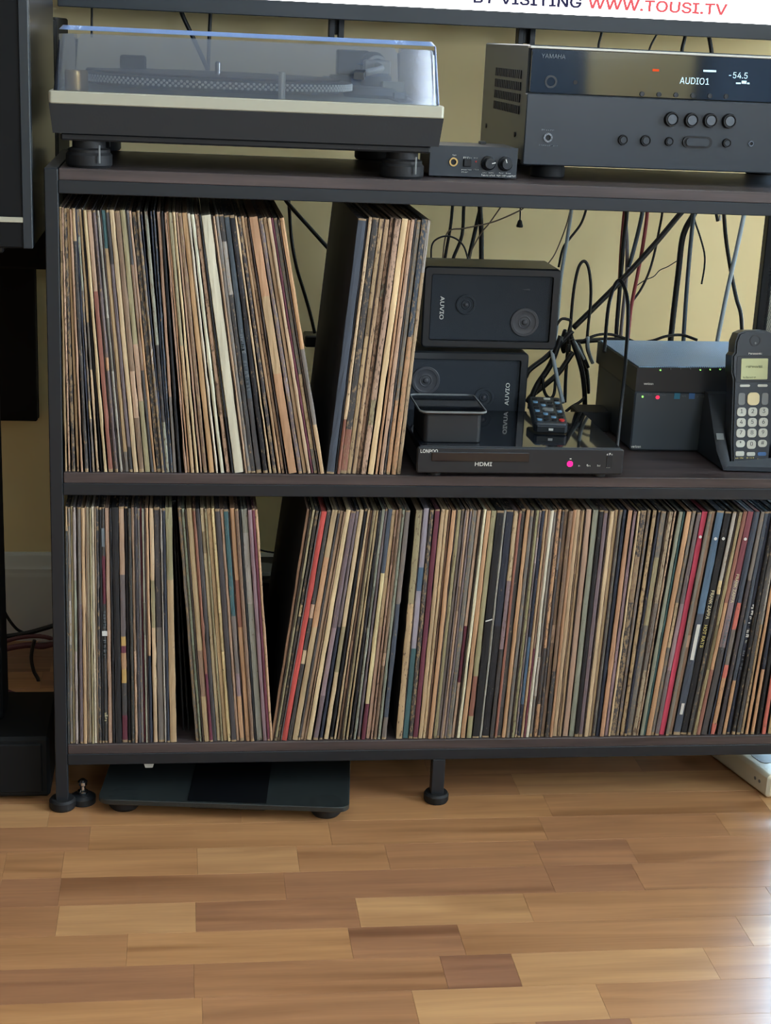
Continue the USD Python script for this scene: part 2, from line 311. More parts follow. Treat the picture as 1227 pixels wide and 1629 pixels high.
for row in range(-12, 44):
    y1 = -.044 - PITCHF*row; y0 = y1 - PITCHF
    if y0 > Y1: continue
    near = -9 <= row <= 9
    js = list(KNOWN.get(row, []))
    x = js[-1][0] if js else X0 + g.uniform(-.3, 0)
    if js:
        xs = js[0][0] - g.uniform(.25, .45); pre = []
        while xs > X0 - .4: pre.append((xs, int(g.choice([0, 0, 1, 1, 2, 3])))); xs -= g.uniform(.25, .5)
        js = pre[::-1] + js
    else: js = [(x, int(g.choice([0, 1, 2])))]
    while js[-1][0] < X1: js.append((js[-1][0] + g.uniform(.22, .5), int(g.choice([0, 0, 1, 1, 2, 2, 3, 4]))))
    for (xa, tone), (xb, _) in zip(js, js[1:]):
        xa, xb = max(xa, X0), min(xb, X1)
        if xb - xa < .01: continue
        yb = min(y1, Y1)
        m = bx(xa+.0001, xb-.0001, y0+.0001, yb-.0001, -.006, 0, .00015)
        if near and -.35 < xb and xa < 1.3: obj('plank', m, f'floor_wood_{tone}', floor)
        else: far.append((tone, m))
for tn in range(6):
    ms = [m for t_, m in far if t_ == tn]
    if ms: obj('plank_field', ms, f'floor_wood_{tn}', floor, kind='stuff')

# ---------------------------------------------------------------- the shelf unit
ZT, ZM, ZB, TB, TM, LW = .8052, .4479, .0909, .0131, .0150, .0155
SW, SD = .9830, .300
sh = thing('media_shelf', 'low three-tier shelf with dark walnut boards on a black metal frame', 'shelf unit')
for x0 in (0, SW-LW):
    for y0 in (0, SD-LW):
        l = obj('leg', bx(x0, x0+LW, y0, y0+LW, .012, ZT, .001), 'frame_metal', sh)
        obj('foot', lathe([(0, 0), (.0150, 0), (.0168, .003), (.0168, .011), (.0145, .014), (.006, .015), (0, .015)], (x0+LW/2, y0+LW/2, 0)), 'dark_rubber', l)
for y0 in (0, SD-LW):
    l = obj('leg', bx(.4934-.0085, .4934+.0085, y0, y0+LW, .012, ZB-TB-TM, .001), 'frame_metal', sh)
    obj('foot', lathe([(0, 0), (.0150, 0), (.0165, .003), (.0165, .010), (.0145, .013), (.006, .014), (0, .014)], (.4934, y0+LW/2, 0)), 'dark_rubber', l)
for z in (ZT, ZM, ZB):
    obj('board', bx(LW+.0008, SW-LW-.0008, .0004, SD-.0004, z-TB, z, .0008), 'board_wood', sh)
    for y0 in (0, SD-LW): obj('rail', bx(LW, SW-LW, y0, y0+LW, z-TB-TM, z-TB, .0008), 'frame_metal', sh)
    for x0 in (0, SW-LW): obj('side_rail', bx(x0, x0+LW, LW, SD-LW, z-LW, z, .0008), 'frame_metal', sh)
for x0 in (.004, SW-.005):
    for za, zb in ((ZM, ZT-LW), (ZB, ZM-LW)): obj('side_panel', B0(x0, x0+.001, LW, SD-LW, za, zb), 'mesh_metal', sh, label='perforated black metal side panel')

# ---------------------------------------------------------------- the records
PAL = dict(t=(188, 160, 122), l=(204, 180, 142), c=(212, 203, 174), w=(206, 203, 180), y=(216, 194, 146), o=(196, 152, 114), p=(186, 154, 128), b=(142, 116, 96), r=(152, 102, 86), k=(38, 41, 48),
           d=(74, 74, 78), g=(122, 118, 114), G=(162, 160, 154), v=(158, 148, 114), e=(140, 152, 134), s=(66, 82, 104), n=(46, 57, 80), u=(114, 102, 110), m=(112, 56, 72), M=(150, 126, 138),
           R=(208, 84, 78), C=(206, 72, 96), B=(70, 112, 152), T=(58, 112, 122), a=(206, 108, 96), L=(142, 142, 164), Y=(214, 168, 82), W=(150, 66, 84))
PAL = {k: tuple((.9 if k in 'RCmatlyoprbv' else .66)*a + (.1 if k in 'RCmatlyoprbv' else .34)*b*(sum(v)/3/128) for a, b in zip(v, (140, 128, 116))) for k, v in PAL.items()}
PAL['q'] = (66, 55, 50)
NAME = dict(q='dark brown', t='tan', l='light tan', c='cream', w='off-white', y='pale yellow', o='orange-tan', p='pinkish tan', b='brown', r='reddish brown', k='black', d='dark grey', g='grey', G='pale grey', v='olive', e='sage green',
            s='slate blue', n='navy blue', u='purplish grey', m='maroon', M='mauve', R='coral red', C='crimson', B='mid blue', T='teal', a='salmon pink', L='lavender grey', Y='amber', W='wine red')
ORD = ['', 'directly', 'second', 'third', 'fourth', 'fifth', 'sixth', 'seventh', 'eighth', 'ninth', 'tenth', 'eleventh', 'twelfth']
def make_record(name, t, h, d, tint, worn, wear, segs, seed):
    """One sleeve: a slim card case, its printed spine in bands, its edges a little frayed."""
    q = np.random.default_rng(seed); cover = tuple(np.array(lin((62, 60, 62)))*q.uniform(.5, 1.6))
    cuts = sorted({0., 1., *[c for s in segs for c in (s[0], s[1])]})
    zs = sorted({*np.linspace(0, 1, 19), *cuts}); V, F, CO, WE = [], [], [], []
    e = min(.0011, t*.32); prof = [(-t/2, d), (-t/2, e), (-t/2+e*.5, e*.25), (-t*.1, 0), (t*.1, 0), (t/2-e*.5, e*.25), (t/2, e), (t/2, d)]
    jit = {z: (q.normal(0, .00022, 8), q.normal(0, .00016, 8)) for z in zs}
    def colour(z):
        for s in segs:
            if s[0] <= z < s[1]: return s[2]
        return tint
    for za, zb in zip(zs, zs[1:]):
        c = colour((za+zb)/2); n0 = len(V)
        for z in (za, zb):
            jx, jy = jit[z]
            for k, (x, y) in enumerate(prof):
                w = 1 if 0 < k < 7 else 0
                V.append((x + jx[k]*w, y + abs(jy[k])*w, h*(z if 0 < z < 1 else z) - (abs(jy[k])*1.5 if z == 1 else 0))); CO.append(c); WE.append(min(1, wear + (.22 if z in (0, 1) else 0)))
        for k in range(1, 6): F += [(n0+k, n0+k+1, n0+k+9), (n0+k, n0+k+9, n0+k+8)]
        for k in (0, 6):                                            # the front and back cover
            n1 = len(V); V += [V[n0+k], V[n0+k+1], V[n0+k+9], V[n0+k+8]]; CO += [cover]*4; WE += [.1]*4; F += [(n1, n1+1, n1+2), (n1, n1+2, n1+3)]
    for z, s in ((0, -1), (1, 1)):                                  # the open top and bottom edges: card, with shade put into its colour
        n0 = len(V)
        for k, (x, y) in enumerate(prof):
            jx, jy = jit[z]; w = 1 if 0 < k < 7 else 0
            V.append((x + jx[k]*w, y + abs(jy[k])*w, h*z - (abs(jy[k])*1.5 if z == 1 else 0))); CO.append(tuple(.35*a for a in tint)); WE.append(.5)
        for k in range(1, 7): F.append((n0, n0+k, n0+k+1) if s > 0 else (n0, n0+k+1, n0+k))
    m = usdkit.mesh(stage, name, (np.array(V), np.array(F)), MAT['sleeve_paper'])
    api = UsdGeom.PrimvarsAPI(m)
    api.CreatePrimvar('tint', T.Color3fArray, 'vertex').Set(Vt.Vec3fArray.FromNumpy(np.array(CO, np.float32)))
    api.CreatePrimvar('worn_tint', T.Color3fArray, 'vertex').Set(Vt.Vec3fArray.FromNumpy(np.tile(np.array(worn, np.float32), (len(V), 1))))
    api.CreatePrimvar('wear', T.FloatArray, 'vertex').Set(Vt.FloatArray.FromNumpy(np.array(WE, np.float32)))
    return m
def records(rows, yref, dy, lean, z0, place_words, group, first, last, seed, deep=0):
    """rows: 'left right colour+wear [bands] [=own label] [*landmark name]', left and right edge at the photograph's row yref."""
    lx, ls = zip(*lean); q = np.random.default_rng(seed); items = []
    for line in rows.strip().splitlines():
        line, _, mark = line.partition('*'); line, _, own = line.partition('='); f = line.split()
        items.append((float(f[0]), float(f[1]), f[2], f[3:], mark.strip(), own.strip()))
    marks = [(-1, first)] + [(i, it[4]) for i, it in enumerate(items) if it[4]] + [(len(items), last)]
    done = []
    for i, (a, b, col, bands, mark, own) in enumerate(items):
        def line3(x):
            s = float(np.interp(x, lx, ls)); A, Bp = at(x, yref, y=.004), at(x + s*dy, yref + dy, y=.004)
            k = (Bp[0]-A[0])/(Bp[2]-A[2]); return lambda z: A[0] + k*(z - A[2])
        La, Lb = line3(a), line3(b); zt = z0 + .31
        if col[0] == 'k' and b - a < 2.6: col = 'q' + col[1]  # narrow slots: filler sleeves coloured like the shade between neighbours
        c0, c1 = (La(z0)+Lb(z0))/2, (La(zt)+Lb(zt))/2; ang = math.atan2(c1-c0, zt-z0)
        t = min(Lb(z0)-La(z0), Lb(zt)-La(zt), (Lb(.5*(z0+zt))-La(.5*(z0+zt))))*math.cos(ang)*.985; t = max(t, .0016)
        tint = np.clip(np.array(lin(PAL[col[0]]))*(q.uniform(1.02, 1.12) if col[0] in 'cwy' else q.uniform(.90, 1.08))*q.normal(1, .025, 3), 0, 1); wear = int(col[1])/9
        light = tint.mean() > .2
        worn = np.array(lin(PAL['b' if light else 't']))*(.55 if light else .62)
        segs = []
        for s in bands:
            cc, _, rg = s.partition('@'); u0, u1 = map(float, rg.split('-')); segs.append((1-u1, 1-u0, tuple(np.array(lin(PAL[cc]))*q.uniform(.92, 1.05))))
        if not segs and wear > .3 and q.random() < .55:               # sleeves often show two or three printed bands
            u = q.uniform(.1, .85); segs.append((u, min(1, u + q.uniform(.03, .22)), tuple(np.clip(tint*(q.uniform(.45, .75) if light else q.uniform(1.3, 2.4)), 0, 1))))
        if not light and t > .0025 and q.random() < .8: segs = [(0, q.uniform(.006, .014), tuple(np.array(lin(PAL['t']))*.75)), (q.uniform(.988, .994), 1, tuple(np.array(lin(PAL['t']))*.6))] + segs
        h = .3125 + q.uniform(-.001, .0012); yoff = q.choice([.0025, .003, .004, .005]) + q.uniform(0, .0016)
        path = numbered('/World/record_sleeve')
        m = make_record(path, t, h, .312, tuple(tint), tuple(worn), wear, segs, seed*1000+i)
        zl = z0 + abs(math.sin(ang))*t/2 + .0002
        m.AddTranslateOp().Set(Gf.Vec3d(c0, yoff + deep, zl)); m.AddRotateYOp().Set(math.degrees(ang))
        if own: label = own
        else:
            d, w = min(((abs(i-k), (k, w)) for k, w in marks), key=lambda v: v[0]); k, w = w
            side = 'right of' if i > k else 'left of'
            nth = ORD[d] if d < len(ORD) else f'{d}th'
            size = 'thin ' if t < .0036 else ('thick ' if t > .0072 else '')
            if mark: label = f'{mark[4:] if mark.startswith("the ") else mark} in {place_words}'
            else: label = f'{size}{NAME[col[0]]} sleeve {nth}{" to the" if d > 1 else ""} {side} {w}'
        if ' in ' not in label and place_words.split()[-2] not in label and len(label.split()) + len(place_words.split()) + 1 <= 16 and ' in ' not in label: label += ', ' + place_words
        tag(m, label, 'record', group); done.append((m.GetPrim(), t, h, tint))
    return done
A1 = records('''
97.4 101.5 t3
101.5 105.5 p5
105.5 112 d7 b@.55-.62
112 117 t3
117 121.5 p2
121.5 128.5 d4 t@0-.12
128.5 131 n2
131 135.5 g5 e@.1-.3 y@.72-.79
135.5 141 l3 t@0-.42 g@.42-.6
141 144.5 k2
144.5 150.5 l1
151 158.5 r2 p@0-.3
159 160.5 k1
160.5 166 u4 o@.55-.6
166 168 d2
168.2 172.5 G3
173 175.3 k1
175.5 182 t1 T@0-.14 g@.92-1 * the teal-topped tan sleeve
182.2 188 d2 u@.2-.9
188.5 196.4 l1
196.8 205.5 b3
206 214.5 v2 p@.5-.72
215 219.5 d2 b@.2-.6
219.6 224 o2 p@0-.4
225 232 d6
232.5 237 g7
237.2 241 n3
241.2 249.5 e4 d@.5-.8
250 253.5 n2
253.6 258 s4
259.5 264.8 p2 g@.7-1 * the slim pinkish end sleeve
265.2 271.5 k0
273.7 277 p2
277.1 280.6 o2
280.8 287.5 v3 t@.5-1
288 293 l2
294 297.8 p2
298 305 b6
305.2 314.5 o1
314.7 319.2 w1
320.5 327.2 w1
328 335 p5
335.5 339 k0
339.7 354.8 w0 * the thick off-white sleeve
355.3 357.3 k1
357.5 361 p2
361.2 366.5 g4
367 374.5 d4 G@.1-.3
375 384 s1 d@.7-1 =slate blue sleeve with faint white spine lettering, middle shelf left row * the lettered slate blue sleeve
384.5 393 k3
393.5 397.2 l2
398 404.5 d6
405 410 t2
410.2 415 p4
415.5 418 k1
418.3 433 o1 t@.3-.6 * the thick orange-tan sleeve
434 440.5 u6
441.5 447.8 t2
448 454 l2
454.2 458 m2
458.5 464.5 g5 l@.6-.9
465 467.5 k3
468 475 o2 g@.5-.8 t@.8-1
''', 495, 210, [(97, .02), (125, .05), (147, .081), (170, .09), (190, .093), (222, .097), (236, .097), (262, .06), (268, .068), (275, .08), (314, .108), (340, .13), (380, .124), (407, .146), (425, .155), (470, .16)],
    ZM, 'middle shelf left row', 'records on the middle shelf, left row', 'the left leg, middle shelf', 'the gap with cables', 11)
A2 = records('''
551.6 565 s1 =thick dark blue sleeve leaning at the left end of the middle shelf second row * the thick dark blue sleeve
565.2 568 k1
568.6 574 l4 r@.78-1
574.5 585 d5 r@.82-1
585.5 593 t4
593.2 594.3 k1
594.5 601.5 t4
602 608 p6 e@.25-.3
608.2 609 k1
609.3 618.5 p5 v@.7-.8
619.5 630 y0 * the thick pale yellow sleeve
630.3 635.2 o1
635.5 642.7 p3
643 646 d3
646.2 653 g5 o@.7-1
653.5 662 s5 o@.45-1
662.5 669 t4 G@0-.2
''', 495, 210, [(551, -.127), (569, -.125), (620, -.138), (640, -.125), (669, -.119)], ZM, 'middle shelf second row', 'records on the middle shelf, second row', 'the gap with cables', 'the small black speakers', 12)
A3 = records('''
105.9 109.2 d3 t@0-.1
109.4 114 g4
114.2 118 v2
118.2 122.7 G2 e@.3-.6
123 125 k1
125.3 131 u3 g@0-.4
131.2 137 t1
137.2 139.8 b1
140 144 w1
144.4 148 v1
148.2 152.5 w1 * the second off-white sleeve
152.8 155 b2
155.2 159.4 d5
159.6 163.8 k1
164 169.3 d2 m@.2-.4
170 176.7 p1
177 180.3 k1
180.7 191.2 k1 =black sleeve with a white square on its spine, bottom shelf left row * the black sleeve with white square
192 200.5 u2 p@0-.28 Y@.54-.58 m@.58-.61 o@.61-.68 Y@.68-.74 d@.74-.88 m@.88-1 =sleeve with an amber and maroon picture patch, bottom shelf left row * the amber-patched sleeve
201.3 206 k1
206.6 212 d3
212.2 216.4 b4 p@.6-1
216.8 221.7 d3
221.9 225.8 g4
226 228.8 m2
229 232.3 G3
232.6 234.4 k1
234.7 239.6 t2 n@.62-1
241.2 247.8 l2 v@.3-.5
248.6 258.4 d3 g@.5-1
258.8 261.6 G3
262 266.7 n2
267 278 v2 t@.3-1 * the wide olive and tan end sleeve
''', 1015, 150, [(105, .011), (278, .0218)], ZB, 'bottom shelf left row', 'records on the bottom shelf, left row', 'the left leg, bottom shelf', 'the bottom black gap', 13)
records('''
281.5 287.5 k0 =plain black sleeve pushed deep into the gap on the bottom shelf
288 293 k0 =second plain black sleeve deep in the bottom shelf gap
''', 1015, 150, [(278, .03), (298, .078)], ZB, 'bottom shelf gap', 'black sleeves added to darken the bottom shelf gap', 'the gap', 'the gap', 17, .035)  # black sleeves added only to keep this gap dark
A4 = records('''
298.6 303.8 g6
304.3 309 e4
309.3 311.8 k1
312.3 320.8 t2 b@.6-.8
321.4 326.2 r1 m@.7-1
326.5 332.8 d1
333.4 339.2 l3
339.6 343.2 v3
343.6 350.2 t3
350.5 355.8 y3
356.2 364.2 d1
364.7 369.5 p2
369.9 377 g3 T@0-.45 M@.7-.8 o@.8-1 * the teal-topped grey sleeve
377.5 379.6 k2
380 387 o2 r@.3-.5
387.2 393.2 b4
393.6 396.8 k1
397.3 407 e3 G@.1-.4
407.5 414 M1
414.3 418.6 m1 * the maroon sleeve beside mauve
419 423.4 t4
''', 1015, 150, [(298, .078), (423, .066)], ZB, 'bottom shelf second row', 'records on the bottom shelf, second row', 'the bottom black gap', 'the triangular gap', 14)
A5 = records('''
456.5 461.6 p2
461.8 463.2 k1
463.5 468.2 v4
468.4 474 d5 y@.4-.45
474.3 476.2 u1
476.5 485.2 R0 * the coral red sleeve
485.9 492.6 d3 p@.4-.46 l@.6-.66
493.2 502.4 t2 o@.2-.5
502.8 506.4 d2
506.6 512 p2
512.3 514.9 b1
515.2 524 y1
524.4 533.6 u3 M@.5-.8
534 539.8 n1 u@0-.5
540.5 548.8 l2 v@.5-.7
549.5 554.6 k1
555.3 559.8 l3
560 564.4 b4
564.7 565.8 k1
566 571.4 v4
571.8 575.8 t2
576.3 581.8 k3
582 587.5 e3
587.8 592.8 u3
593.2 600.6 y1 s@0-.27 m@.84-1 =yellowed tan sleeve with a navy top and maroon foot, bottom shelf third row * the navy-topped tan sleeve
600.9 607.8 p3 t@0-.5
608 612 p4
612.2 617.6 b4
617.9 623.3 e4
623.6 631.8 g3 s@.4-.9
''', 1015, 150, [(456, -.153), (476, -.175), (515, -.175), (555, -.15), (593, -.12), (632, -.105)], ZB, 'bottom shelf third row', 'records on the bottom shelf, third row', 'the triangular gap', 'the slim dark gap', 15)
A6 = records('''
644 654 t4 v@0-.4
654.2 655.6 k1
655.9 665 L1 B@.25-.35 T@.6-1 =lavender grey sleeve turning teal at the foot, bottom shelf right row * the lavender and teal sleeve
665.3 672 d6
672.6 680.5 m1 * the broad maroon sleeve
681.6 688.6 t2
689 694 l2
694.3 697 b1
697.5 704.6 o1
705 706.5 k1
706.8 712.6 v3
712.8 717.6 g3
718 720 u1
720.3 724.6 p3
724.8 728.2 u2
728.4 736 g5
737 742.4 p2 m@.5-.75
742.8 745.2 k1
745.5 751 c1 * the slim cream sleeve
751.2 759 o1
759.3 768.2 v2 r@.72-.9
768.7 780 k2 * the wide black sleeve
780.5 784.3 G1
784.6 796 k2 n@0-.5
796.4 803.5 M4 l@.0-.3 d@.6-1
803.8 808.4 r2
808.6 815 d3
815.6 822 o1 * the light orange-tan sleeve
822.2 828.2 g4
828.5 830.8 k1
831 836 v4
836.3 839.8 u4
840.4 845.6 n3 B@.55-.85
846 850.4 t3
850.6 853.6 b2 m@.6-1
853.8 859.2 w1 * the slim white sleeve
859.5 864.6 g4
865 866.6 k1
866.9 872.4 o5 d@.6-.85
872.6 877.2 d4
877.5 883.5 b4
883.7 890.2 b4 d@.7-1
891 896 o1
896.2 903.3 t1
903.6 906 b3
906.3 910.6 l2
910.8 912.2 k1
912.4 921.2 p1
922.2 931 e2 * the broad sage green sleeve
931.2 938 k2
938.2 945 u3
945.3 947.2 k1
947.5 954 l1
954.3 955.4 b1
955.6 960.7 t1
961 962 k1
962.3 967.2 g4
967.5 973 n1
973.6 981.2 o1 * the bright tan sleeve beside navy
982.5 988 M3
988.6 992.5 l1
993 1002.4 d7 b@.2-.4
1003 1008.2 g5
1009.4 1016.4 t5
1016.7 1021 n3
1021.2 1030.8 g5 v@.2-.5
1031 1031.9 k1
1032 1039.2 v5 g@.4-.7
1039.5 1043.3 p5
1045.6 1052.3 e2 * the sage sleeve with teal edge
1052.6 1055.6 T2
1056 1064.6 o2
1065 1071 g5 l@.4-.6
1071.2 1078.5 u3 M@.4-.7
1079.5 1088.3 C1 * the crimson sleeve
1088.6 1094.3 g4
1094.5 1101 b4
1101.5 1113.6 s2 B@0-.45 =blue sleeve with a long white title strip, bottom shelf right end * the blue sleeve with white strip
1114.5 1125 k2 =black sleeve with cream and yellow capital lettering, bottom shelf right end * the lettered black sleeve
1125.4 1131.6 d4 G@0-.3 y@.3-.36
1132.2 1134.4 k1
1134.7 1140.4 v3
1140.8 1147.2 r2 o@.4-.7
1147.5 1158.2 M2 W@0-.3 d@.6-1 =wine red to mauve sleeve with pale lettering, bottom shelf right end * the wine red lettered sleeve
1158.5 1161.2 n1
1161.5 1170.2 a3 s@0-.4 g@.52-.68 o@.74-.95 =salmon pink sleeve with patches, near right end of bottom shelf * the salmon pink sleeve
1171.5 1178.5 d3 g@.0-.3
1178.7 1185.4 s3 o@.75-1
1186 1192 n2
1192.7 1199 k4 =black sleeve with white script, near right end of bottom shelf * the black sleeve with script
1199.3 1206.4 d4
1207 1212 G4 t@.5-1
1212.2 1218.5 o2
1219.5 1226.4 n3 o@.7-1
1227 1234 k2
1235 1243 a2
1243.5 1252 t2
1252.5 1262 b3
1262.5 1271 d3
''', 1015, 150, [(644, -.0887), (673, -.096), (745, -.12), (769, -.11), (854, -.11), (912, -.105), (974, -.125), (1010, -.145), (1046, -.175), (1080, -.195), (1102, -.195), (1150, -.215), (1170, -.2), (1210, -.18), (1275, -.12)],
    ZB, 'bottom shelf right row', 'records on the bottom shelf, right row', 'the slim dark gap', 'the right shelf leg', 16)
def spine_print(rec, s, h, ztop, length, mat, name='spine_lettering', seed=None, x=0):
    """Lettering down a spine, letter tops to the right."""
    prim, t, hh, _ = rec
    if seed is None: m = text(s, h, (x - h/2, -.0002, ztop), (0, 0, -1), (1, 0, 0), width=length, depth=.0003, bold=True)
    else: m = place(glyph_bars(s, length, h, seed), (x - h/2, -.0002, ztop), (0, 0, -1), (1, 0, 0))
    obj(name, m, mat, prim, smooth=False)
def find(recs, part): return next(r for r in recs if part in r[0].GetCustomDataByKey('label'))
r_ = find(A1, 'faint white spine lettering'); spine_print(r_, 5, .0034, .178, .030, 'print_grey', seed=1); spine_print(r_, 9, .0034, .140, .038, 'print_grey', seed=2)
r_ = find(A3, 'white square'); spine_print(r_, 6, .0030, .178, .024, 'print_grey', seed=3); spine_print(r_, 7, .0030, .140, .022, 'print_grey', seed=4)
obj('white_square', bx(-.0032, .0032, -.0006, -.0001, .1455, .1520, 0), 'print_white', r_[0]); spine_print(r_, 4, .0028, .042, .014, 'print_cream', seed=5)
obj('spine_label', bx(-.002, .0015, -.0006, -.0001, .262, .286, 0), 'print_grey', r_[0])
r_ = find(A6, 'wide black sleeve in'); obj('paper_tab', hull([(x, y, .164 + x*.35 + z) for x in (-.004, .0045) for y in (-.0012, -.0002) for z in (0, .0016)]), 'print_white', r_[0])
r_ = find(A6, 'white title strip'); obj('title_strip', bx(-.0022, .0026, -.0006, -.0001, .108, .158, 0), 'print_white', r_[0]); spine_print(r_, 12, .0022, .156, .046, 'print_blue', seed=6, x=.0004)
obj('title_strip', bx(-.0018, .0022, -.0006, -.0001, .030, .046, 0), 'print_white', r_[0])
r_ = find(A6, 'cream and yellow capital'); spine_print(r_, 'FRANK ZAPPA', .0042, .205, .040, 'print_cream'); spine_print(r_, 'HOT RATS', .0042, .157, .032, 'print_yellow')
r_ = find(A6, 'wine red to mauve'); spine_print(r_, 'FRANK ZAPPA', .0036, .228, .040, 'print_cream'); spine_print(r_, 12, .0032, .170, .055, 'print_grey', seed=8)
r_ = find(A6, 'with script'); spine_print(r_, 6, .003, .185, .05, 'print_white', seed=9); spine_print(r_, 5, .003, .12, .03, 'print_grey', seed=10)
for part in ('white title strip', 'cream and yellow capital', 'wine red to mauve'):
    obj('round_sticker', lathe([(0, 0), (.0021, 0), (.0021, .0004), (0, .0004)], (0, -.0002, .276), 'y', 14), 'print_white', find(A6, part)[0])
obj('round_sticker', lathe([(0, 0), (.0021, 0), (.0021, .0004), (0, .0004)], (0, -.0002, .278), 'y', 14), 'print_white', find(A6, 'crimson sleeve in')[0])

# ---------------------------------------------------------------- turntable
TX, TY = .2305, .178                                                  # centre of the deck
tt = thing('turntable', 'silver and black record turntable under a hazy clear dust cover', 'turntable', (TX, TY, ZT))
w2, d2 = .2245, .176
obj('plinth', [hull([(sx*(w2-.004), sy*(d2-.004), .0385) for sx in (-1, 1) for sy in (-1, 1)] + [(sx*(w2-.0005), sy*(d2-.0005), .0705) for sx in (-1, 1) for sy in (-1, 1)]),
               bx(-w2+.012, w2-.012, -d2+.012, d2-.012, .030, .0386, .002)], 'black_matte', tt)
obj('deck_plate', rbox(-w2, w2, -d2, d2, .0706, .0846, .004, 'z', 4, .0012), 'silver_deck', tt, label='silver metal deck plate')
for sx in (-1, 1):
    for sy in (-1, 1):
        f = obj('foot', lathe([(0, 0), (.0245, 0), (.0265, .003), (.0265, .014), (.024, .017), (.024, .020), (.019, .022), (.019, .031), (0, .031)], (sx*.182, sy*.137-.005, 0)), 'dark_rubber', tt)
        obj('foot_trim', bx(sx*.182+.012, sx*.182+.014, sy*.137-.0325, sy*.137-.031, .006, .026, .0003), 'grey_plastic', f)
PXc, PYc, PZ = -.032, .012, .0846
obj('platter', lathe([(0, .004), (.150, .004), (.156, .006), (.1655, .008), (.1665, .017), (.160, .0185), (0, .0185)], (PXc, PYc, PZ), 'z', 72), 'platter_metal', tt)
dots = [trimesh.creation.icosphere(0, .0019).apply_translation((PXc + .1662*math.cos(a), PYc + .1662*math.sin(a), PZ + z)) for k, z in enumerate((.0095, .0122, .0149)) for a in np.linspace(0, 2*math.pi, 150, endpoint=False) + k*.02]
obj('strobe_dots', dots, 'print_white', tt, kind='stuff')
rec = obj('slipmat', lathe([(0, .0186), (.152, .0186), (.1525, .021), (.0, .021)], (PXc, PYc, PZ), 'z', 64), 'vinyl', tt)
obj('spindle', lathe([(0, .02), (.0036, .02), (.0036, .034), (.002, .036), (0, .036)], (PXc, PYc, PZ)), 'chrome', tt)
ob = lambda px, py, y: at(px, py, y=y) - np.array([TX, TY, ZT])
P = ob(122, 145, .035); obj('start_knob', [lathe([(0, 0), (.0125, 0), (.0132, .002), (.0132, .020), (.012, .0225), (0, .0225)], (P[0], P[1], PZ))], 'brass', tt, label='brass-coloured strobe tower at the front left corner')
P = ob(448, 160, .03); obj('target_light', [cyl((P[0], P[1], PZ), (P[0], P[1], PZ+.030), .0042), cyl((P[0]-.001, P[1], PZ+.026), (P[0]-.006, P[1], PZ+.028), .0022)], 'aluminium', tt)
P = ob(212, 112, .28); obj('record_adapter', [bx(P[0]-.0165, P[0]+.0165, P[1]-.013, P[1]+.013, PZ+.02, PZ+.0375, .002), bx(P[0]-.06, P[0]+.05, P[1]-.01, P[1]+.01, PZ+.001, PZ+.02, .002)], 'charcoal_cloth', tt)
Q = ob(598, 150, .20)                                                # tonearm pivot
arm = obj('tonearm_base', [lathe([(0, 0), (.040, 0), (.042, .004), (.036, .012), (.030, .014), (.0, .014)], (Q[0], Q[1], PZ)), lathe([(0, .014), (.019, .014), (.019, .026), (.015, .03), (0, .03)], (Q[0], Q[1], PZ))], 'grey_plastic', tt)
obj('tonearm_gimbal', [bx(Q[0]-.017, Q[0]+.017, Q[1]-.009, Q[1]+.009, PZ+.028, PZ+.046, .002), ring((Q[0], Q[1]+.006, PZ+.038), .010, .0135, .012)], 'aluminium', arm)
arc = spline([(Q[0], Q[1]+.045, PZ+.040), (Q[0], Q[1], PZ+.040), (Q[0]-.004, Q[1]-.06, PZ+.039), (Q[0]-.012, Q[1]-.13, PZ+.037), (Q[0]-.036, Q[1]-.185, PZ+.033)])
tn = obj('tonearm', tube(arc, .0042), 'aluminium', tt, smooth=True)
obj('counterweight', [cyl((Q[0], Q[1]+.030, PZ+.040), (Q[0], Q[1]+.058, PZ+.040), .0155), cyl((Q[0], Q[1]+.026, PZ+.040), (Q[0], Q[1]+.030, PZ+.040), .0125)], 'grey_plastic', tn)
obj('headshell', hull([(Q[0]-.034, Q[1]-.182, PZ+.037), (Q[0]-.046, Q[1]-.184, PZ+.037), (Q[0]-.040, Q[1]-.212, PZ+.034), (Q[0]-.052, Q[1]-.214, PZ+.034), (Q[0]-.034, Q[1]-.182, PZ+.030), (Q[0]-.046, Q[1]-.184, PZ+.030), (Q[0]-.040, Q[1]-.212, PZ+.026), (Q[0]-.052, Q[1]-.214, PZ+.026)]), 'black_plastic', tn)
P = ob(562, 95, .30); obj('arm_lift', [bx(P[0]-.022, P[0]+.020, P[1]-.012, P[1]+.012, PZ+.024, PZ+.056, .002), bx(P[0]-.03, P[0]+.045, P[1]-.014, P[1]+.014, PZ+.006, PZ+.024, .002)], 'grey_plastic', tt)
P = ob(600, 104, .22); obj('arm_rest', hull([(P[0]+a*.017, P[1]+b*.008, PZ+c) for a, b, c in ((-1.6, 0, .040), (0, -1, .041), (1, 0, .036), (0, 1, .044), (-.4, 0, .034), (.8, 0, .043))]), 'pale_blue_plastic', tt)  # pale blue piece put in for a light blue highlight
P = ob(625, 128, .18); obj('speed_block', [bx(P[0]-.014, P[0]+.014, P[1]-.01, P[1]+.01, PZ+.006, PZ+.021, .001)], 'silver_deck', tt)
P = ob(560, 128, .22); obj('anti_skate_dial', lathe([(0, 0), (.009, 0), (.009, .016), (0, .016)], (P[0]+.008, P[1], PZ+.006)), 'pale_blue_plastic', tt)
P = ob(606, 160, .06); obj('pitch_slider', [bx(.178, .196, -.12, .02, PZ, PZ+.002, .0005), bx(.180, .194, -.06, -.048, PZ+.002, PZ+.010, .001)], 'grey_plastic', tt)
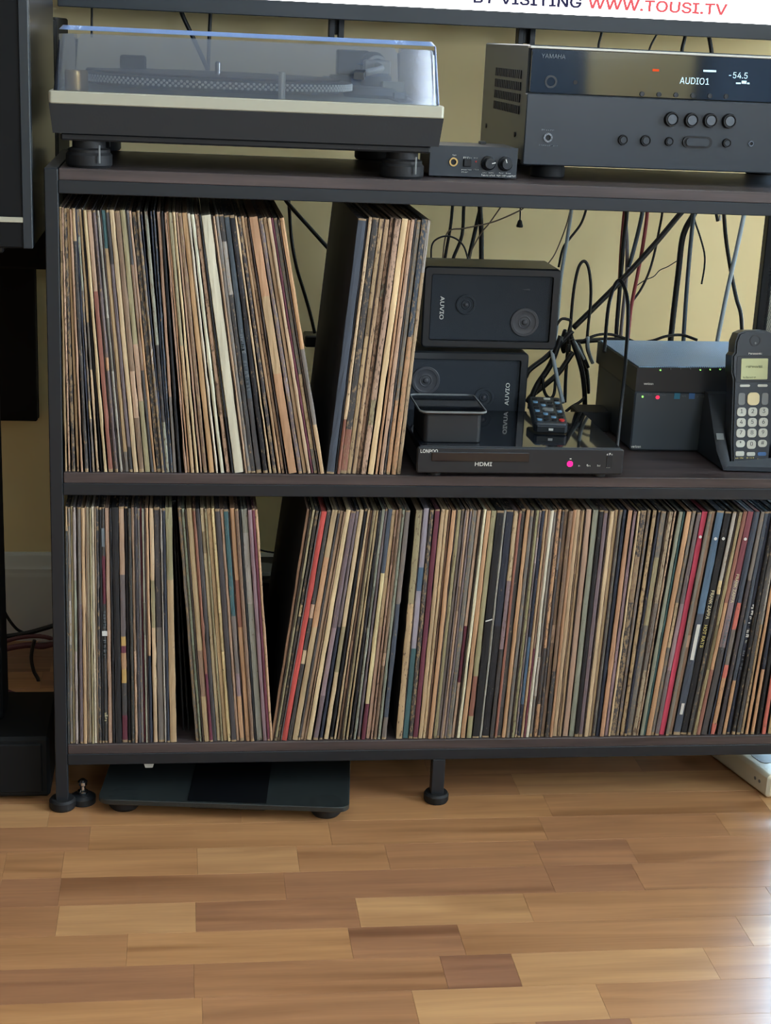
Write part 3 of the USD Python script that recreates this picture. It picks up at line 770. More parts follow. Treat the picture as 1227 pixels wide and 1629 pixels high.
# the cover: a hollow box of 3 mm clear plastic, a little narrower at the top
def taper(w, d, z0, w1, d1, z1, r):
    P = []
    for ww, dd, zz in ((w, d, z0), (w1, d1, z1-.005), (w1-.004, d1-.004, z1)):
        for sx in (-1, 1):
            for sy in (-1, 1):
                for k in range(5):
                    a = k/4*math.pi/2; P.append((sx*(ww-r+r*math.cos(a)), sy*(dd-r+r*math.sin(a)), zz))
    return hull(P)
def to_m(t): return m3.Manifold(m3.Mesh(np.asarray(t.vertices, np.float32), np.asarray(t.faces, np.uint32)))
cov = to_m(taper(.2195, .171, .0850, .2130, .1655, .1505, .008)) - to_m(taper(.2165, .168, .08, .2102, .1627, .20, .006))
obj('dust_cover', cov, 'dust_cover', tt, smooth=35, label='hazy bluish clear plastic dust cover')
obj('cover_top', taper(.2130, .1655, .1506, .2128, .1653, .1552, .008), 'cover_glow_sheet', tt, smooth=35, label='top sheet of the dust cover, daylight glow put into its blue')
obj('cover_edge', hull([(x, -y, z) for z, x, y in ((.086, .2196, .166), (.086, .2196, .1585), (.150, .2132, .1600), (.150, .2132, .1525), (.086, .2186, .166), (.150, .2122, .1600), (.086, .2186, .1585), (.150, .2122, .1525))]), 'cover_glow_sheet', tt, label='right edge of the dust cover with painted blue daylight glow')
for sx in (-1, 1): obj('hinge', bx(sx*.13-.018, sx*.13+.018, .172, .186, .070, .105, .002), 'black_plastic', tt)

# ---------------------------------------------------------------- receiver
RX, RY, RW, RD, RZ0, RZ1 = .5635, .060, .435, .290, .0180, .1575
rc = thing('receiver', 'black home theatre receiver with a glowing display, on the top board', 'receiver', (RX, RY, ZT))
obj('cabinet', [bx(.001, RW-.001, .012, RD, RZ0+.004, RZ1, .0015)], 'black_satin', rc)
vents = [bx(-.0004, .0012, .045 + .011*k, .051 + .011*k, .075 + .014*j, .085 + .014*j, 0) for k in range(15) for j in range(4)]
obj('side_vents', vents, 'dark_rubber', rc, kind='stuff')
obj('cabinet_screw', [lathe([(0, 0), (.003, 0), (.003, .001), (0, .001)], (0, 0, 0)).apply_transform(trimesh.transformations.rotation_matrix(-math.pi/2, (0, 1, 0))).apply_translation((.0008, y, .05)) for y in (.06, .25)], 'dark_rubber', rc)
obj('front_panel', rbox(0, RW, 0, .014, RZ0, RZ0+.0835, .002, 'y', 3, .0012), 'black_satin', rc, label='matt black lower front panel')
obj('display_panel', rbox(.003, RW-.003, .0012, .014, RZ0+.0845, RZ1-.004, .002, 'y', 3, .0006), 'panel_gloss', rc, label='glossy black upper display window')
obj('top_trim', bx(0, RW, 0, .014, RZ1-.004, RZ1-.0012, .0006), 'aluminium', rc, label='bright trim strip along the top edge')
for x in (.045, RW-.045):
    for y in (.058, RD-.05): obj('foot', lathe([(0, 0), (.020, 0), (.0215, .002), (.0215, .012), (.018, .0185), (0, .0185)], (x, y, 0)), 'dark_rubber', rc)
rp = lambda px, py: at(px, py, y=RY) - np.array([RX, RY, ZT])
def rtext(s, px, py, h, mat, name, width=None):
    p = rp(px, py); obj(name, text(s, h, (p[0], .0010 if p[2] > .1025 else 0, p[2]), width=width, depth=.0004), mat, rc, smooth=False)
rtext('AUDIO1', 1082, 133, .0076, 'display_white', 'display_text', .0365)
rtext('-54.5', 1160, 124, .0070, 'display_white', 'volume_readout', .0235)
rtext('YAMAHA', 862, 92, .0050, 'print_grey', 'maker_lettering', .029)
p = rp(1130, 113); obj('display_symbol', bx(p[0]-.008, p[0]+.008, .0006, .0014, p[2]-.0012, p[2]+.0012, 0), 'display_white', rc)
p = rp(1182, 131); obj('display_symbol', [bx(p[0]-.008, p[0]-.002, .0006, .0014, p[2]-.0022, p[2]-.0004, 0), bx(p[0]-.001, p[0]+.005, .0006, .0014, p[2]-.0016, p[2]+.002, 0), bx(p[0]+.006, p[0]+.009, .0006, .0014, p[2]-.002, p[2], 0)], 'display_white', rc)
p = rp(1044, 112); obj('display_symbol', bx(p[0]-.004, p[0]+.004, .0006, .0014, p[2]-.0012, p[2]+.0016, 0), 'display_orange', rc)
def knob(px, py, r, deep, name, mat='black_plastic'):
    p = rp(px, py); y = .0012 if p[2] > .1025 else 0
    k = obj(name, lathe([(0, 0), (r, 0), (r, deep*.6), (r*.92, deep), (r*.8, deep), (r*.72, deep*.8), (0, deep*.8)], (p[0], y, p[2]), 'y', 28), mat, rc)
    return k, p
for i, px in enumerate((1022, 1049, 1076, 1103, 1130, 1156)): knob(px, 149.5+i*.8, .0030, .0018, 'display_button', 'black_plastic')
for px, py in ((1068, 189.5), (1099.5, 191), (1129.5, 191.5), (1159.5, 192.5)):
    k, p = knob(px, py, .0088, .006, 'selector_knob', 'dark_rubber'); obj('knob_cap', lathe([(0, 0), (.0058, 0), (.0056, .001), (0, .001)], (p[0], -.0048, p[2]), 'y', 24), 'knob_grey', k)
for px, py, r in ((991, 222.5, .0062), (1027, 223.5, .0066), (1064.5, 225, .0054), (1156, 227.5, .0054)):
    k, p = knob(px, py, r, .004, 'small_button', 'dark_rubber'); obj('knob_cap', lathe([(0, 0), (r*.62, 0), (r*.6, .001), (0, .001)], (p[0], -.0031, p[2]), 'y', 20), 'black_satin', k)
p = rp(1109, 226); k = obj('cursor_key', rbox(p[0]-.0185, p[0]+.0185, -.003, .002, p[2]-.0068, p[2]+.0068, .0066, 'y'), 'dark_rubber', rc); obj('cursor_pad', rbox(p[0]-.0145, p[0]+.0145, -.0042, -.002, p[2]-.0045, p[2]+.0045, .004, 'y'), 'black_satin', k)
for px, py, r in ((872, 219, .0055), (1195, 228.5, .0036)):
    p = rp(px, py); k = obj('phone_jack', ring((p[0], 0, p[2]), r*.6, r, .0014), 'chrome', rc); obj('jack_hole', lathe([(0, 0), (r*.6, 0), (r*.6, .0006), (0, .0006)], (p[0], 0, p[2]), 'y', 20), 'dark_rubber', k)
p = rp(877, 130); obj('power_button', ring((p[0], .0012, p[2]), .0052, .0075, .0012), 'black_plastic', rc)
p = rp(916, 131); obj('infrared_window', lathe([(0, 0), (.0026, 0), (.0026, .0006), (0, .0006)], (p[0], .0012, p[2]), 'y', 20), 'dark_rubber', rc)
p = rp(872, 208); obj('jack_lettering', [place(glyph_bars(6, .016, .0015, 31), (p[0]-.008, 0, p[2])), place(glyph_bars(9, .022, .0015, 32), (p[0]-.010, 0, p[2]-.018))], 'print_grey', rc, smooth=False)
p = rp(1227, 110); k = obj('volume_knob', lathe([(0, 0), (.028, 0), (.028, .014), (.026, .017), (.022, .017), (.020, .0155), (0, .0155)], (.375, .0012, .1250), 'y', 48), 'black_gloss', rc)

# ---------------------------------------------------------------- phono preamp
pa = thing('preamp', 'small black preamp with a headphone jack and two knobs, between turntable and receiver', 'preamp', (.4485, .053, ZT))
obj('case', bx(0, .1065, .0012, .080, .0022, .0372, .001), 'black_satin', pa); obj('front_plate', bx(-.0004, .1069, 0, .002, .0016, .0376, .0005), 'black_satin', pa)
for x in (.012, .0945):
    for y in (.012, .068): obj('foot', lathe([(0, 0), (.005, 0), (.005, .0024), (0, .0024)], (x, y, 0)), 'dark_rubber', pa)
pp = lambda px, py: at(px, py, y=.053) - np.array([.4485, .053, ZT])
p = pp(721.5, 257.5); k = obj('headphone_jack', ring((p[0], 0, p[2]), .0034, .0052, .0016), 'brass', pa); obj('jack_hole', lathe([(0, 0), (.0034, 0), (.0034, .0005), (0, .0005)], (p[0], 0, p[2]), 'y', 16), 'dark_rubber', k)
p = pp(743.5, 259); obj('push_button', bx(p[0]-.0048, p[0]+.0048, -.003, .001, p[2]-.0045, p[2]+.0045, .0008), 'dark_rubber', pa)
p = pp(757.5, 257); obj('indicator', lathe([(0, 0), (.0011, 0), (.0011, .0006), (0, .0006)], (p[0], 0, p[2]), 'y', 12), 'red_button', pa)
for px, py, a in ((777, 259.5, .25), (804, 260.5, 1.9)):
    p = pp(px, py); k = obj('knob', lathe([(0, 0), (.0088, 0), (.0086, .004), (.0068, .006), (.0064, .012), (.0056, .0132), (0, .0132)], (p[0], 0, p[2]), 'y', 28), 'black_plastic', pa)
    c, s = math.cos(a), math.sin(a); obj('pointer', hull([(p[0]+c*r_-s*w_, y_, p[2]+s*r_+c*w_) for r_ in (.002, .0066) for w_ in (-.0006, .0006) for y_ in (-.0128, -.0138)]), 'print_white', k)
pr = []
for px, py, w, h in ((737.5, 252, .0105, .0022), (754.5, 252, .005, .0012), (734.5, 270.5, .013, .0012), (753, 270.5, .007, .0012), (734.5, 274.5, .0085, .0016), (767.5, 275.5, .006, .0011), (777.5, 275.5, .0065, .0011), (766, 280, .017, .0020), (794, 276, .006, .0011), (805, 276.5, .0065, .0011), (790, 281, .022, .0022), (720, 247.5, .006, .0012)):
    p = pp(px, py); pr.append(place(glyph_bars(max(3, int(w/.0016)), w, h, int(px)), (p[0], 0, p[2])))
obj('panel_lettering', pr, 'print_white', pa, smooth=False)
obj('top_socket', bx(.071-.0, .079, .060, .070, .0372, .0405, .0006), 'black_plastic', pa)

# ---------------------------------------------------------------- television
TVY, TVX0, TVX1, TVZ = .45, -.015, 1.105, .9848
tv = thing('television', 'wide flat television showing a white screen with a web address', 'television', ((TVX0+TVX1)/2, TVY, TVZ))
hw, th = (TVX1-TVX0)/2, .655
obj('back_case', bx(-hw+.004, hw-.004, .014, .050, .004, th-.004, .003), 'black_plastic', tv)
obj('bezel', [bx(-hw, hw, 0, .016, 0, .0215, .001), bx(-hw, hw, 0, .016, th-.014, th, .001), bx(-hw, -hw+.014, 0, .016, .0215, th-.014, .001), bx(hw-.014, hw, 0, .016, .0215, th-.014, .001)], 'bezel_plastic', tv)
sc = obj('screen', bx(-hw+.014, hw-.014, .0035, .012, .0215, th-.014, 0), 'screen_white', tv)
tx = lambda x: x - (TVX0+TVX1)/2
obj('screen_text', text('BY VISITING', .0142, (tx(.5625), .0034, 1.0168-TVZ), width=.156, depth=.0003, bold=True), 'screen_navy', sc, smooth=False)
obj('screen_text', text('WWW.TOUSI.TV', .0142, (tx(.7285), .0034, 1.0168-TVZ), width=.206, depth=.0003, bold=True), 'screen_red', sc, smooth=False)
for px0, px1, y in ((528, 552, .46), (835, 862, .46)):
    a, b = at(px0, 55, y=y)[0], at(px1, 60, y=y)[0]
    obj('mount_rail', [bx(tx(a), tx(a)+.008, .052, .072, -.024, .5, .0006), bx(tx(b)-.008, tx(b), .052, .072, -.024, .5, .0006), bx(tx(a), tx(b), .068, .074, -.02, .5, .0006)], 'frame_metal', tv)
obj('wall_bracket', [bx(-.30, .30, .074, Y1-TVY, .30, .42, .002)], 'frame_metal', tv)

# ---------------------------------------------------------------- small speakers, dvd player and what stands on it
def small_speaker(label, x0, y0, z0, w, h, flip, d=.085):
    s = thing('small_speaker', label, 'speaker', (x0 + w/2, y0, z0))
    outer = to_m(rbox(-w/2, w/2, 0, d, 0, h, .006, 'y', 5, .002)); inner = to_m(rbox(-w/2+.010, w/2-.010, -.01, .006, .010, h-.010, .003, 'y', 4))
    obj('cabinet', outer - inner, 'black_plastic', s)
    f = -1 if flip else 1
    obj('grille', rbox(-w/2+.0105, w/2-.0105, .0035, .007, .0105, h-.0105, .003, 'y', 4, .001), 'charcoal_cloth', s)
    def drv(name, x, z, r):
        k = obj(name, lathe([(0, .0004), (r*.2, .0009), (r*.34, .0004), (r*.4, .0010), (r*.5, .0002), (r*.74, .0006), (r*.80, .0013), (r*.95, .0013), (r, .0006), (r, 0), (0, 0)], (f*x, .0034, h/2 + f*z), 'y', 32), 'cone_grey' if r > .015 else 'charcoal_cloth', s)
        obj('dust_cap', trimesh.creation.icosphere(2, r*.2).apply_scale((1, .5, 1)).apply_translation((f*x, .0028, h/2 + f*z)), 'cone_grey', k, smooth=True)
    drv('woofer', .047, -.018, .0195); drv('tweeter', -.034, .004, .0135)
    obj('port', hull([(f*.046 + a*.0055, .0030, h/2 + f*.026 + b*.0013) for a, b in ((-1, 0), (1, 1), (1, -1), (.4, 0))] + [(f*.046, .0036, h/2 + f*.026)]), 'cone_grey', s)
    lh, lw_ = .0052, .031
    o = (f*(-.066) - f*lh/2, .0034, h/2 + f*.0145); obj('maker_lettering', text('AUVIO', lh, o, (0, 0, -f), (f, 0, 0), width=lw_, depth=.0005, bold=True), 'print_white', s, smooth=False)
    return s
small_speaker('small black bookshelf speaker lying on its side, upper of the two', .472, .197, .5705, .1845, .1085, False)
small_speaker('small black bookshelf speaker lying upside down beneath its twin', .4370, .200, ZM, .1840, .1170, True)
DZ = .0395
dv = thing('dvd_player', 'compact glossy black disc player with a glowing magenta power light', 'disc player', (.572, -.009, ZM))
obj('case', [bx(-.128, .128, .003, .200, .006, DZ, .002)], 'black_gloss', dv)
obj('front_panel', rbox(-.130, .130, 0, .006, .0062, DZ-.0006, .003, 'y', 4, .0015), 'black_plastic', dv)
obj('disc_tray', bx(-.112, .010, -.0012, .002, .0215, .0330, .0006), 'black_gloss', dv)
for x in (-.105, .105):
    for y in (.02, .17): obj('foot', lathe([(0, 0), (.009, 0), (.009, .0062), (0, .0062)], (x, y, 0)), 'dark_rubber', dv)
dp = lambda px, py: at(px, py, y=-.009) - np.array([.572, -.009, ZM])
p = dp(669, 720); obj('maker_lettering', text('LONPOO', .0042, (p[0], -.0002, p[2]), width=.0215, depth=.0003, bold=True), 'print_white', dv, smooth=False)
p = dp(755.5, 741); obj('interface_lettering', text('HDMI', .0046, (p[0], -.0002, p[2]), width=.0215, depth=.0003, bold=True), 'print_white', dv, smooth=False)
p = dp(907, 738); k = obj('power_light', lathe([(0, 0), (.0040, 0), (.0036, .0012), (0, .0015)], (p[0], 0, p[2]), 'y', 20), 'led_magenta', dv); obj('power_mark', bx(p[0]-.0008, p[0]+.0014, -.0004, .0002, p[2]+.0058, p[2]+.0072, 0), 'print_white', k)
for i, (px, py, w) in enumerate(((922, 741, .0026), (937, 741, .0056), (953, 741, .0044), (971, 723, .0085), (968.5, 743, .0056))):
    p = dp(px, py); obj('panel_mark', place(glyph_bars(3, w, .0022, 50+i), (p[0]-w/2, -.0001, p[2]-.001)), 'print_white', dv, smooth=False)
p = dp(970, 734); obj('usb_port', bx(p[0]-.004, p[0]+.004, -.0006, .002, p[2]-.0075, p[2]+.0070, .0004), 'dark_rubber', dv)
bb_ = thing('glass_top_box', 'little black box with a shiny rounded lid, standing on the disc player', 'box', (.488, .010, ZM+DZ))
obj('body', rbox(-.036, .036, .003, .094, 0, .036, .006, 'z', 5, .001), 'black_matte', bb_)
obj('lid', rbox(-.042, .042, -.001, .098, .0362, .0392, .010, 'z', 6, .0006), 'black_gloss', bb_)
obj('lid_rim', to_m(rbox(-.0425, .0425, -.0015, .0985, .0382, .0404, .010, 'z', 6)) - to_m(rbox(-.0411, .0411, -.0001, .0971, .03, .05, .009, 'z', 6)), 'grey_plastic', bb_, label='pale rim round the lid')
rm = thing('remote_control', 'small black remote control with a red button, propped on the disc player', 'remote control', (.6262, .078, ZM+DZ+.002), rot=(8, 0, -7))
obj('body', rbox(-.0215, .0215, -.016, .082, .001, .0145, .005, 'z', 5, .0018), 'black_satin', rm)
obj('battery_end', bx(-.0195, .0195, -.0168, -.012, .0015, .0125, .002), 'black_plastic', rm)
g = np.random.default_rng(5)
for r in range(8):
    for c in range(4):
        if r in (3, 4) and c in (1, 2): continue
        if r == 0 and c == 3: continue
        x, y = -.0144 + .0096*c, -.004 + .0105*r
        if r == 7 and c > 0 and c < 3: continue
        obj('button', rbox(x-.0034, x+.0034, y-.0024, y+.0024, .014, .0160, .0020, 'z', 3), 'dark_rubber' if (r+c) % 3 else 'pale_blue_plastic', rm)
obj('button', rbox(.0108, .0180, -.0066, -.0006, .014, .0162, .0028, 'z', 4), 'red_button', rm, label='red button')
obj('button', rbox(-.0074, .0074, .0290, .0372, .014, .0164, .004, 'z', 4), 'grey_plastic', rm, label='grey oval middle button')
obj('button', rbox(-.0026, .0064, .071, .0745, .014, .0160, .0014, 'z', 3), 'key_plastic', rm, label='pale grey top button')
obj('white_mark', bx(-.003, .0028, -.0174, -.0166, .0055, .0085, 0), 'print_white', rm)
# ---------------------------------------------------------------- modems and telephone
md = thing('modem', 'black modem box with green and red lights and blue stickers, under the router', 'modem', (.752, .132, ZM))
obj('case', rbox(0, .215, 0, .19, .001, .0820, .004, 'y', 4, .002), 'modem_shell', md)
mp = lambda px, py: at(px, py, y=.132) - np.array([.752, .132, ZM])
def mlight(px, py, mat, r=.0014):
    p = mp(px, py); obj('indicator', lathe([(0, 0), (r, 0), (r, .0006), (0, .0006)], (p[0], 0, p[2]), 'y', 14), mat, md)
mlight(1022.5, 631, 'led_green'); mlight(1046.5, 632, 'led_red', .0026)
for px, mat in ((1077.5, 'sticker_teal'), (1101, 'sticker_blue')):
    p = mp(px, 630); obj('sticker', bx(p[0]-.0040, p[0]+.0040, -.0004, .001, p[2]-.0040, p[2]+.0040, 0), mat, md)
for i, (px, py, w) in enumerate(((1028, 629, .008), (1042, 627.5, .007), (1054, 629.5, .005), (1085, 631, .0065), (1109, 632, .011))):
    p = mp(px, py); obj('panel_lettering', place(glyph_bars(5, w, .0016, 70+i), (p[0], 0, p[2])), 'print_grey', md, smooth=False)
p = mp(1004, 712); obj('maker_lettering', text('verizon', .0030, (p[0], 0, p[2]), width=.0135, depth=.0003, bold=True), 'print_white', md, smooth=False)
rt = thing('router', 'flat black router, perforated lid coloured like window sheen, green lights, on the modem', 'router', (.752, .132, ZM+.0822))
obj('case', hull([(0, 0, 0), (.205, -.006, 0), (0, 0, .031), (.205, -.006, .036), (-.004, .19, 0), (.205, .20, 0), (-.004, .19, .0315), (.205, .20, .0315)]), 'black_plastic', rt)
obj('lid', hull([(.003, .003, .0315), (.203, -.003, .0360), (-.002, .186, .0318), (.203, .196, .0318), (.003, .003, .0325), (.203, -.003, .0372), (-.002, .186, .0332), (.203, .196, .0332)]), 'vent_lid_sheen', rt, smooth=False)
for px, py in ((1050.5, 588.5), (1113.5, 587.5), (1129, 587), (1144.5, 586.5)):
    p = mp(px, py); obj('indicator', lathe([(0, 0), (.0011, 0), (.0011, .0008), (0, .0008)], (p[0], -.006*p[0]/.205 - .0002, p[2]-.0822), 'y', 12), 'led_green', rt)
for px in (1050, 1065.5, 1081, 1097, 1113, 1129, 1144): p = mp(px, 585.5); obj('light_slot', bx(p[0]-.0003, p[0]+.0003, -.0065, -.003, p[2]-.0822-.001, p[2]-.0822+.001, 0), 'grey_plastic', rt)
p = mp(1024, 611.5); obj('maker_lettering', text('verizon', .0026, (p[0], -.0012, p[2]-.0822), width=.0130, depth=.0003, bold=True), 'print_white', rt, smooth=False)
cr = thing('phone_cradle', 'dark charging cradle with a tall back, at the right end of the middle shelf', 'phone base', (.884, .032, ZM))
body = to_m(hull([(x, y, z) for x, y, z in ((-.036, 0, .002), (.048, -.006, .002), (-.030, .000, .0075), (.048, -.006, .0075), (-.040, .095, .002), (.048, .095, .002), (-.039, .080, .085), (.048, .080, .085), (-.038, .095, .085), (.048, .095, .085), (-.040, .022, .022), (.048, .022, .022))]))
slot = to_m(hull([(x, y, z) for x in (-.027, .031) for y, z in ((.004, .0075), (.034, .0075), (.030, .14), (.074, .14))]))
obj('body', body - slot, 'black_satin', cr)
obj('foot', [bx(-.03, -.02, .01, .02, 0, .003, 0), bx(.03, .04, .01, .02, 0, .003, 0), bx(-.03, -.02, .075, .085, 0, .003, 0), bx(.03, .04, .075, .085, 0, .003, 0)], 'dark_rubber', cr)
cp = lambda px, py, y: at(px, py, y=y) - np.array([.884, .032, ZM])
def hit(m, px, py, off):
    t = trimesh.Trimesh(*[np.asarray(a) for a in ((lambda q: (q.vert_properties[:, :3], q.tri_verts))(m.to_mesh()))], process=False); o = C - np.array(off); d = ray(px, py); A, B, D = (t.triangles[:, k] for k in range(3))
    e1, e2 = B-A, D-A; h = np.cross(d, e2); det = (e1*h).sum(1); s_ = o-A; u = (s_*h).sum(1)/det; q = np.cross(s_, e1); v = (q@d)/det; w = (e2*q).sum(1)/det
    ok = (u >= 0) & (v >= 0) & (u+v <= 1) & (w > 0); k = np.where(ok)[0][np.argmin(w[ok])]
    return o + d*w[k], np.cross(e1[k], e2[k])/np.linalg.norm(np.cross(e1[k], e2[k]))
p, n_ = hit(body, 1146, 694.5, (.884, .032, ZM)); u_ = np.array((0, 0, 1.)) - n_*n_[2]; u_ /= np.linalg.norm(u_); r_ = np.cross(u_, n_)
obj('label_patch', place(trimesh.creation.box(bounds=[(-.0048, -.0048, -.0002), (.0048, .0048, .0004)]), p, r_, u_), 'label_grey', cr)
# handset: leans back; built upright in its own frame, then tilted
hs = thing('phone_handset', 'black cordless phone handset with pale keys and a lit yellow screen, in its cradle', 'telephone', (.8862, .0395, ZM+.0085), rot=(-8.0, -1.4, 0))
HW, HH, HD = .0262, .172, .026
fr = [Polygon([(-HW*.94, .004), (-HW*.80, 0), (HW*.80, 0), (HW*.94, .004), (HW, .03), (HW*1.02, .11), (HW*1.12, .118), (HW*1.12, .140), (HW*1.0, .144), (HW*.98, .158), (HW*.82, .1685), (HW*.5, HH), (-HW*.5, HH), (-HW*.82, .1685), (-HW*.98, .158), (-HW*1.0, .144), (-HW*1.12, .140), (-HW*1.12, .118), (-HW*1.02, .11), (-HW, .03)])]
def front_solid(poly, y0, y1):
    m = trimesh.creation.extrude_polygon(poly, y1-y0, engine='earcut'); V = m.vertices.copy(); m.vertices = np.stack([V[:, 0], y0 + (y1-y0) - V[:, 2], V[:, 1]], 1); m.fix_normals(); return m
obj('body', [front_solid(fr[0], .003, HD), front_solid(fr[0].buffer(-.0022), .0, .003)], 'black_satin', hs)
face = lambda n, x0, x1, z0, z1, r, mat, y=-.0008, lab=None, par=None: obj(n, rbox(x0, x1, y, .001, z0, z1, r, 'y', 4, .0003), mat, par or hs, label=lab)
e_ = obj('earpiece', ring((.0, 0, .1590), .0058, .0074, .0008), 'black_plastic', hs); obj('earpiece_slot', lathe([(0, 0), (.0014, 0), (.0014, .0008), (0, .0008)], (0, 0, .1560), 'y', 12), 'grey_plastic', e_)
obj('maker_lettering', text('Panasonic', .0024, (-.0085, -.0002, .1415), width=.0178, depth=.0003, bold=True), 'print_white', hs, smooth=False)
face('screen_frame', -.0235, .0235, .1060, .1395, .002, 'black_plastic', -.0004)
sc2 = face('screen', -.0178, .0178, .1095, .1365, .0012, 'lcd_screen', -.0009, 'pale yellow-green screen')
obj('screen_line', [place(glyph_bars(11, .022, .0028, 91), (-.011, -.0009, .1245), depth_ := (1, 0, 0)) if False else place(glyph_bars(11, .022, .0028, 91), (-.011, -.0009, .1245)), place(glyph_bars(9, .018, .0020, 92), (-.015, -.0009, .1112))], 'lcd_ink', sc2, smooth=False)
face('soft_key', -.0185, -.0050, .1000, .1032, .0014, 'key_plastic'); face('soft_key', .0050, .0185, .1000, .1032, .0014, 'key_plastic')
face('talk_key', -.0200, -.0108, .0768, .0925, .003, 'grey_plastic'); face('off_key', .0110, .0202, .0768, .0925, .003, 'grey_plastic')
face('navigation_key', -.0080, .0082, .0765, .0930, .0055, 'key_yellow', -.0014, 'round pale yellow navigation key')
for i, ch in enumerate('123456789*0#'):
    r, c = divmod(i, 3); x, z = (-.0148 + .0148*c), .0680 - .0137*r - (.0012 if ch == '0' else 0)
    hgt = .0115 if r < 3 or ch == '0' else .0094
    k = face('number_key', x-.0061, x+.0061, z-hgt/2, z+hgt/2, .0040, 'key_plastic')
    obj('digit', text(ch, .0052, (x, -.0008, z+.0010), depth=.0002, center=True), 'print_dark', k, smooth=False)
for c, mat in ((0, 'key_plastic'), (1, 'key_plastic'), (2, 'print_blue')):
    x = -.0148 + .0148*c; face('function_key', x-.0060, x+.0056, .0108, .0158 if c else .0172, .0018, mat)
obj('key_caption', [place(glyph_bars(5, .011, .0016, 95), (-.0205, 0, .0076)), place(glyph_bars(5, .0105, .0016, 96), (-.0058, 0, .0076)), place(glyph_bars(6, .0115, .0018, 97), (.0088, 0, .0056))], 'print_yellow', hs, smooth=False)

# ---------------------------------------------------------------- big speaker on its stand, left
sp = thing('floor_speaker', 'tall black loudspeaker cabinet with a pale stripe at the far left', 'loudspeaker', (-.125, 0, .300), group=None)
obj('cabinet', bx(-.1115, .1115, .012, .350, .4135, .95, .002), 'black_lacquer', sp); obj('baffle', bx(-.1115, .1090, 0, .0125, .4135, .95, .002), 'black_deep', sp)
obj('baffle_edge', bx(.1000, .1112, -.0015, .0125, .4135, .95, .001), 'black_satin', sp)
obj('stripe', bx(-.105, .1015, -.0012, .0005, .4430, .4490, .0003), 'silver_deck', sp, label='pale metal stripe')
obj('stand_plate', bx(-.09, .075, .03, .30, .4035, .4135, .002), 'frame_metal', sp)
obj('stand_column', bx(-.050, .053, .08, .15, -.2098, .4035, .003), 'black_deep', sp)
sb = thing('stand_base', 'low black base box carrying the speaker stand on the floor at the far left', 'speaker stand', (-.125, .025, 0))
obj('cabinet', bx(-.14, .116, 0, .150, .006, .090, .004), 'black_deep', sb); obj('front_panel', bx(-.13, .107, -.003, .001, .014, .082, .002), 'black_deep', sb)
for x in (-.12, .095):
    for y in (.03, .12): obj('foot', lathe([(0, 0), (.014, 0), (.014, .0065), (0, .0065)], (x, y, 0)), 'dark_rubber', sb)
b = thing('wall_panel', 'tall matt black panel hung on the wall below the left speaker', 'wall panel', (-.20, Y1, .371))
obj('panel', bx(-.15, -.0645+.20, -.030, -.0005, 0, .262, .002), 'black_deep', b); obj('panel_edge', bx(-.152, -.0645+.2005, -.008, -.0002, -.0005, .2625, .001), 'black_deep', b)
xr = at(91, 150, y=.37)[0]
b = thing('black_cabinet', 'black cabinet on the wall behind the left speaker, beside the turntable', 'cabinet', (-.16, .37, .634))
obj('body', bx(-.20, xr+.16, .012, Y1-.37-.0005, 0, .336, .002), 'black_deep', b); obj('door', bx(-.198, xr+.158, 0, .0115, .003, .333, .002), 'black_deep', b)

# ---------------------------------------------------------------- under the shelf
gs = thing('bathroom_scale', 'flat glass bathroom scale with a black middle, lying under the bottom shelf', 'scale', (.228, .105, 0), rotz=-6.5)
obj('glass_plate', rbox(-.160, .160, -.142, .142, .0165, .0235, .014, 'z', 6, .0008), 'scale_glass', gs); obj('sensor_body', rbox(-.046, .054, -.132, .135, .010, .0168, .004, 'z', 4, .001), 'scale_black', gs)
obj('display_cover', bx(-.046, .054, -.138, .138, .0236, .0242, 0), 'scale_black', gs)
for sx in (-1, 1):
    for sy in (-1, 1): obj('foot', lathe([(0, 0), (.017, 0), (.020, .004), (.020, .0165), (0, .0165)], (sx*.130, sy*.112, 0)), 'dark_rubber', gs)
ps = thing('power_strip', 'cream white power strip lying on the floor under the right end', 'power strip', (.9445, -.009, 0), rotz=15)
obj('body', rbox(0, .056, 0, .30, .001, .0345, .006, 'y', 5, .004), 'white_plastic', ps)
obj('mount_hole', [lathe([(0, 0), (.0024, 0), (.0024, .0006), (0, .0006)]).apply_transform(trimesh.transformations.rotation_matrix(-math.pi/2, (0, 1, 0))).apply_translation((.0002, y, .018)) for y in (.020, .030)], 'grey_plastic', ps)
for k in range(5): obj('socket', rbox(.014, .042, .035 + .05*k, .068 + .05*k, .0340, .0352, .008, 'z', 5), 'grey_plastic', ps)
cf = thing('metal_foot', 'small black and chrome stub foot standing on the floor behind the left leg', 'foot', tuple(at(132, 1275, z=0)))
obj('base', lathe([(0, 0), (.0165, 0), (.0165, .008), (.012, .011), (0, .011)]), 'black_plastic', cf); obj('stem', [lathe([(.0, .011), (.0052, .011), (.0066, .0135), (.0066, .016), (.004, .018), (.004, .023), (.0062, .025), (.0062, .029), (.003, .032), (0, .032)])], 'chrome', cf, label='chrome stem')
wt = thing('white_tag', 'tiny white tag stuck under the front edge of the bottom shelf', 'tag', tuple(at(237, 1219, y=.0164)))
obj('tag', hull([(a*.0066, 0, .0045) for a in (-1, 1)] + [(a*.0048, 0, -.002) for a in (-1, 1)] + [(a*.0066, .0008, .0045) for a in (-1, 1)] + [(a*.0048, .0008, -.002) for a in (-1, 1)]), 'print_white', wt)
tb = thing('black_bin', 'black box with a grey round lid on the floor behind the records', 'box', (.310, .480, 0))
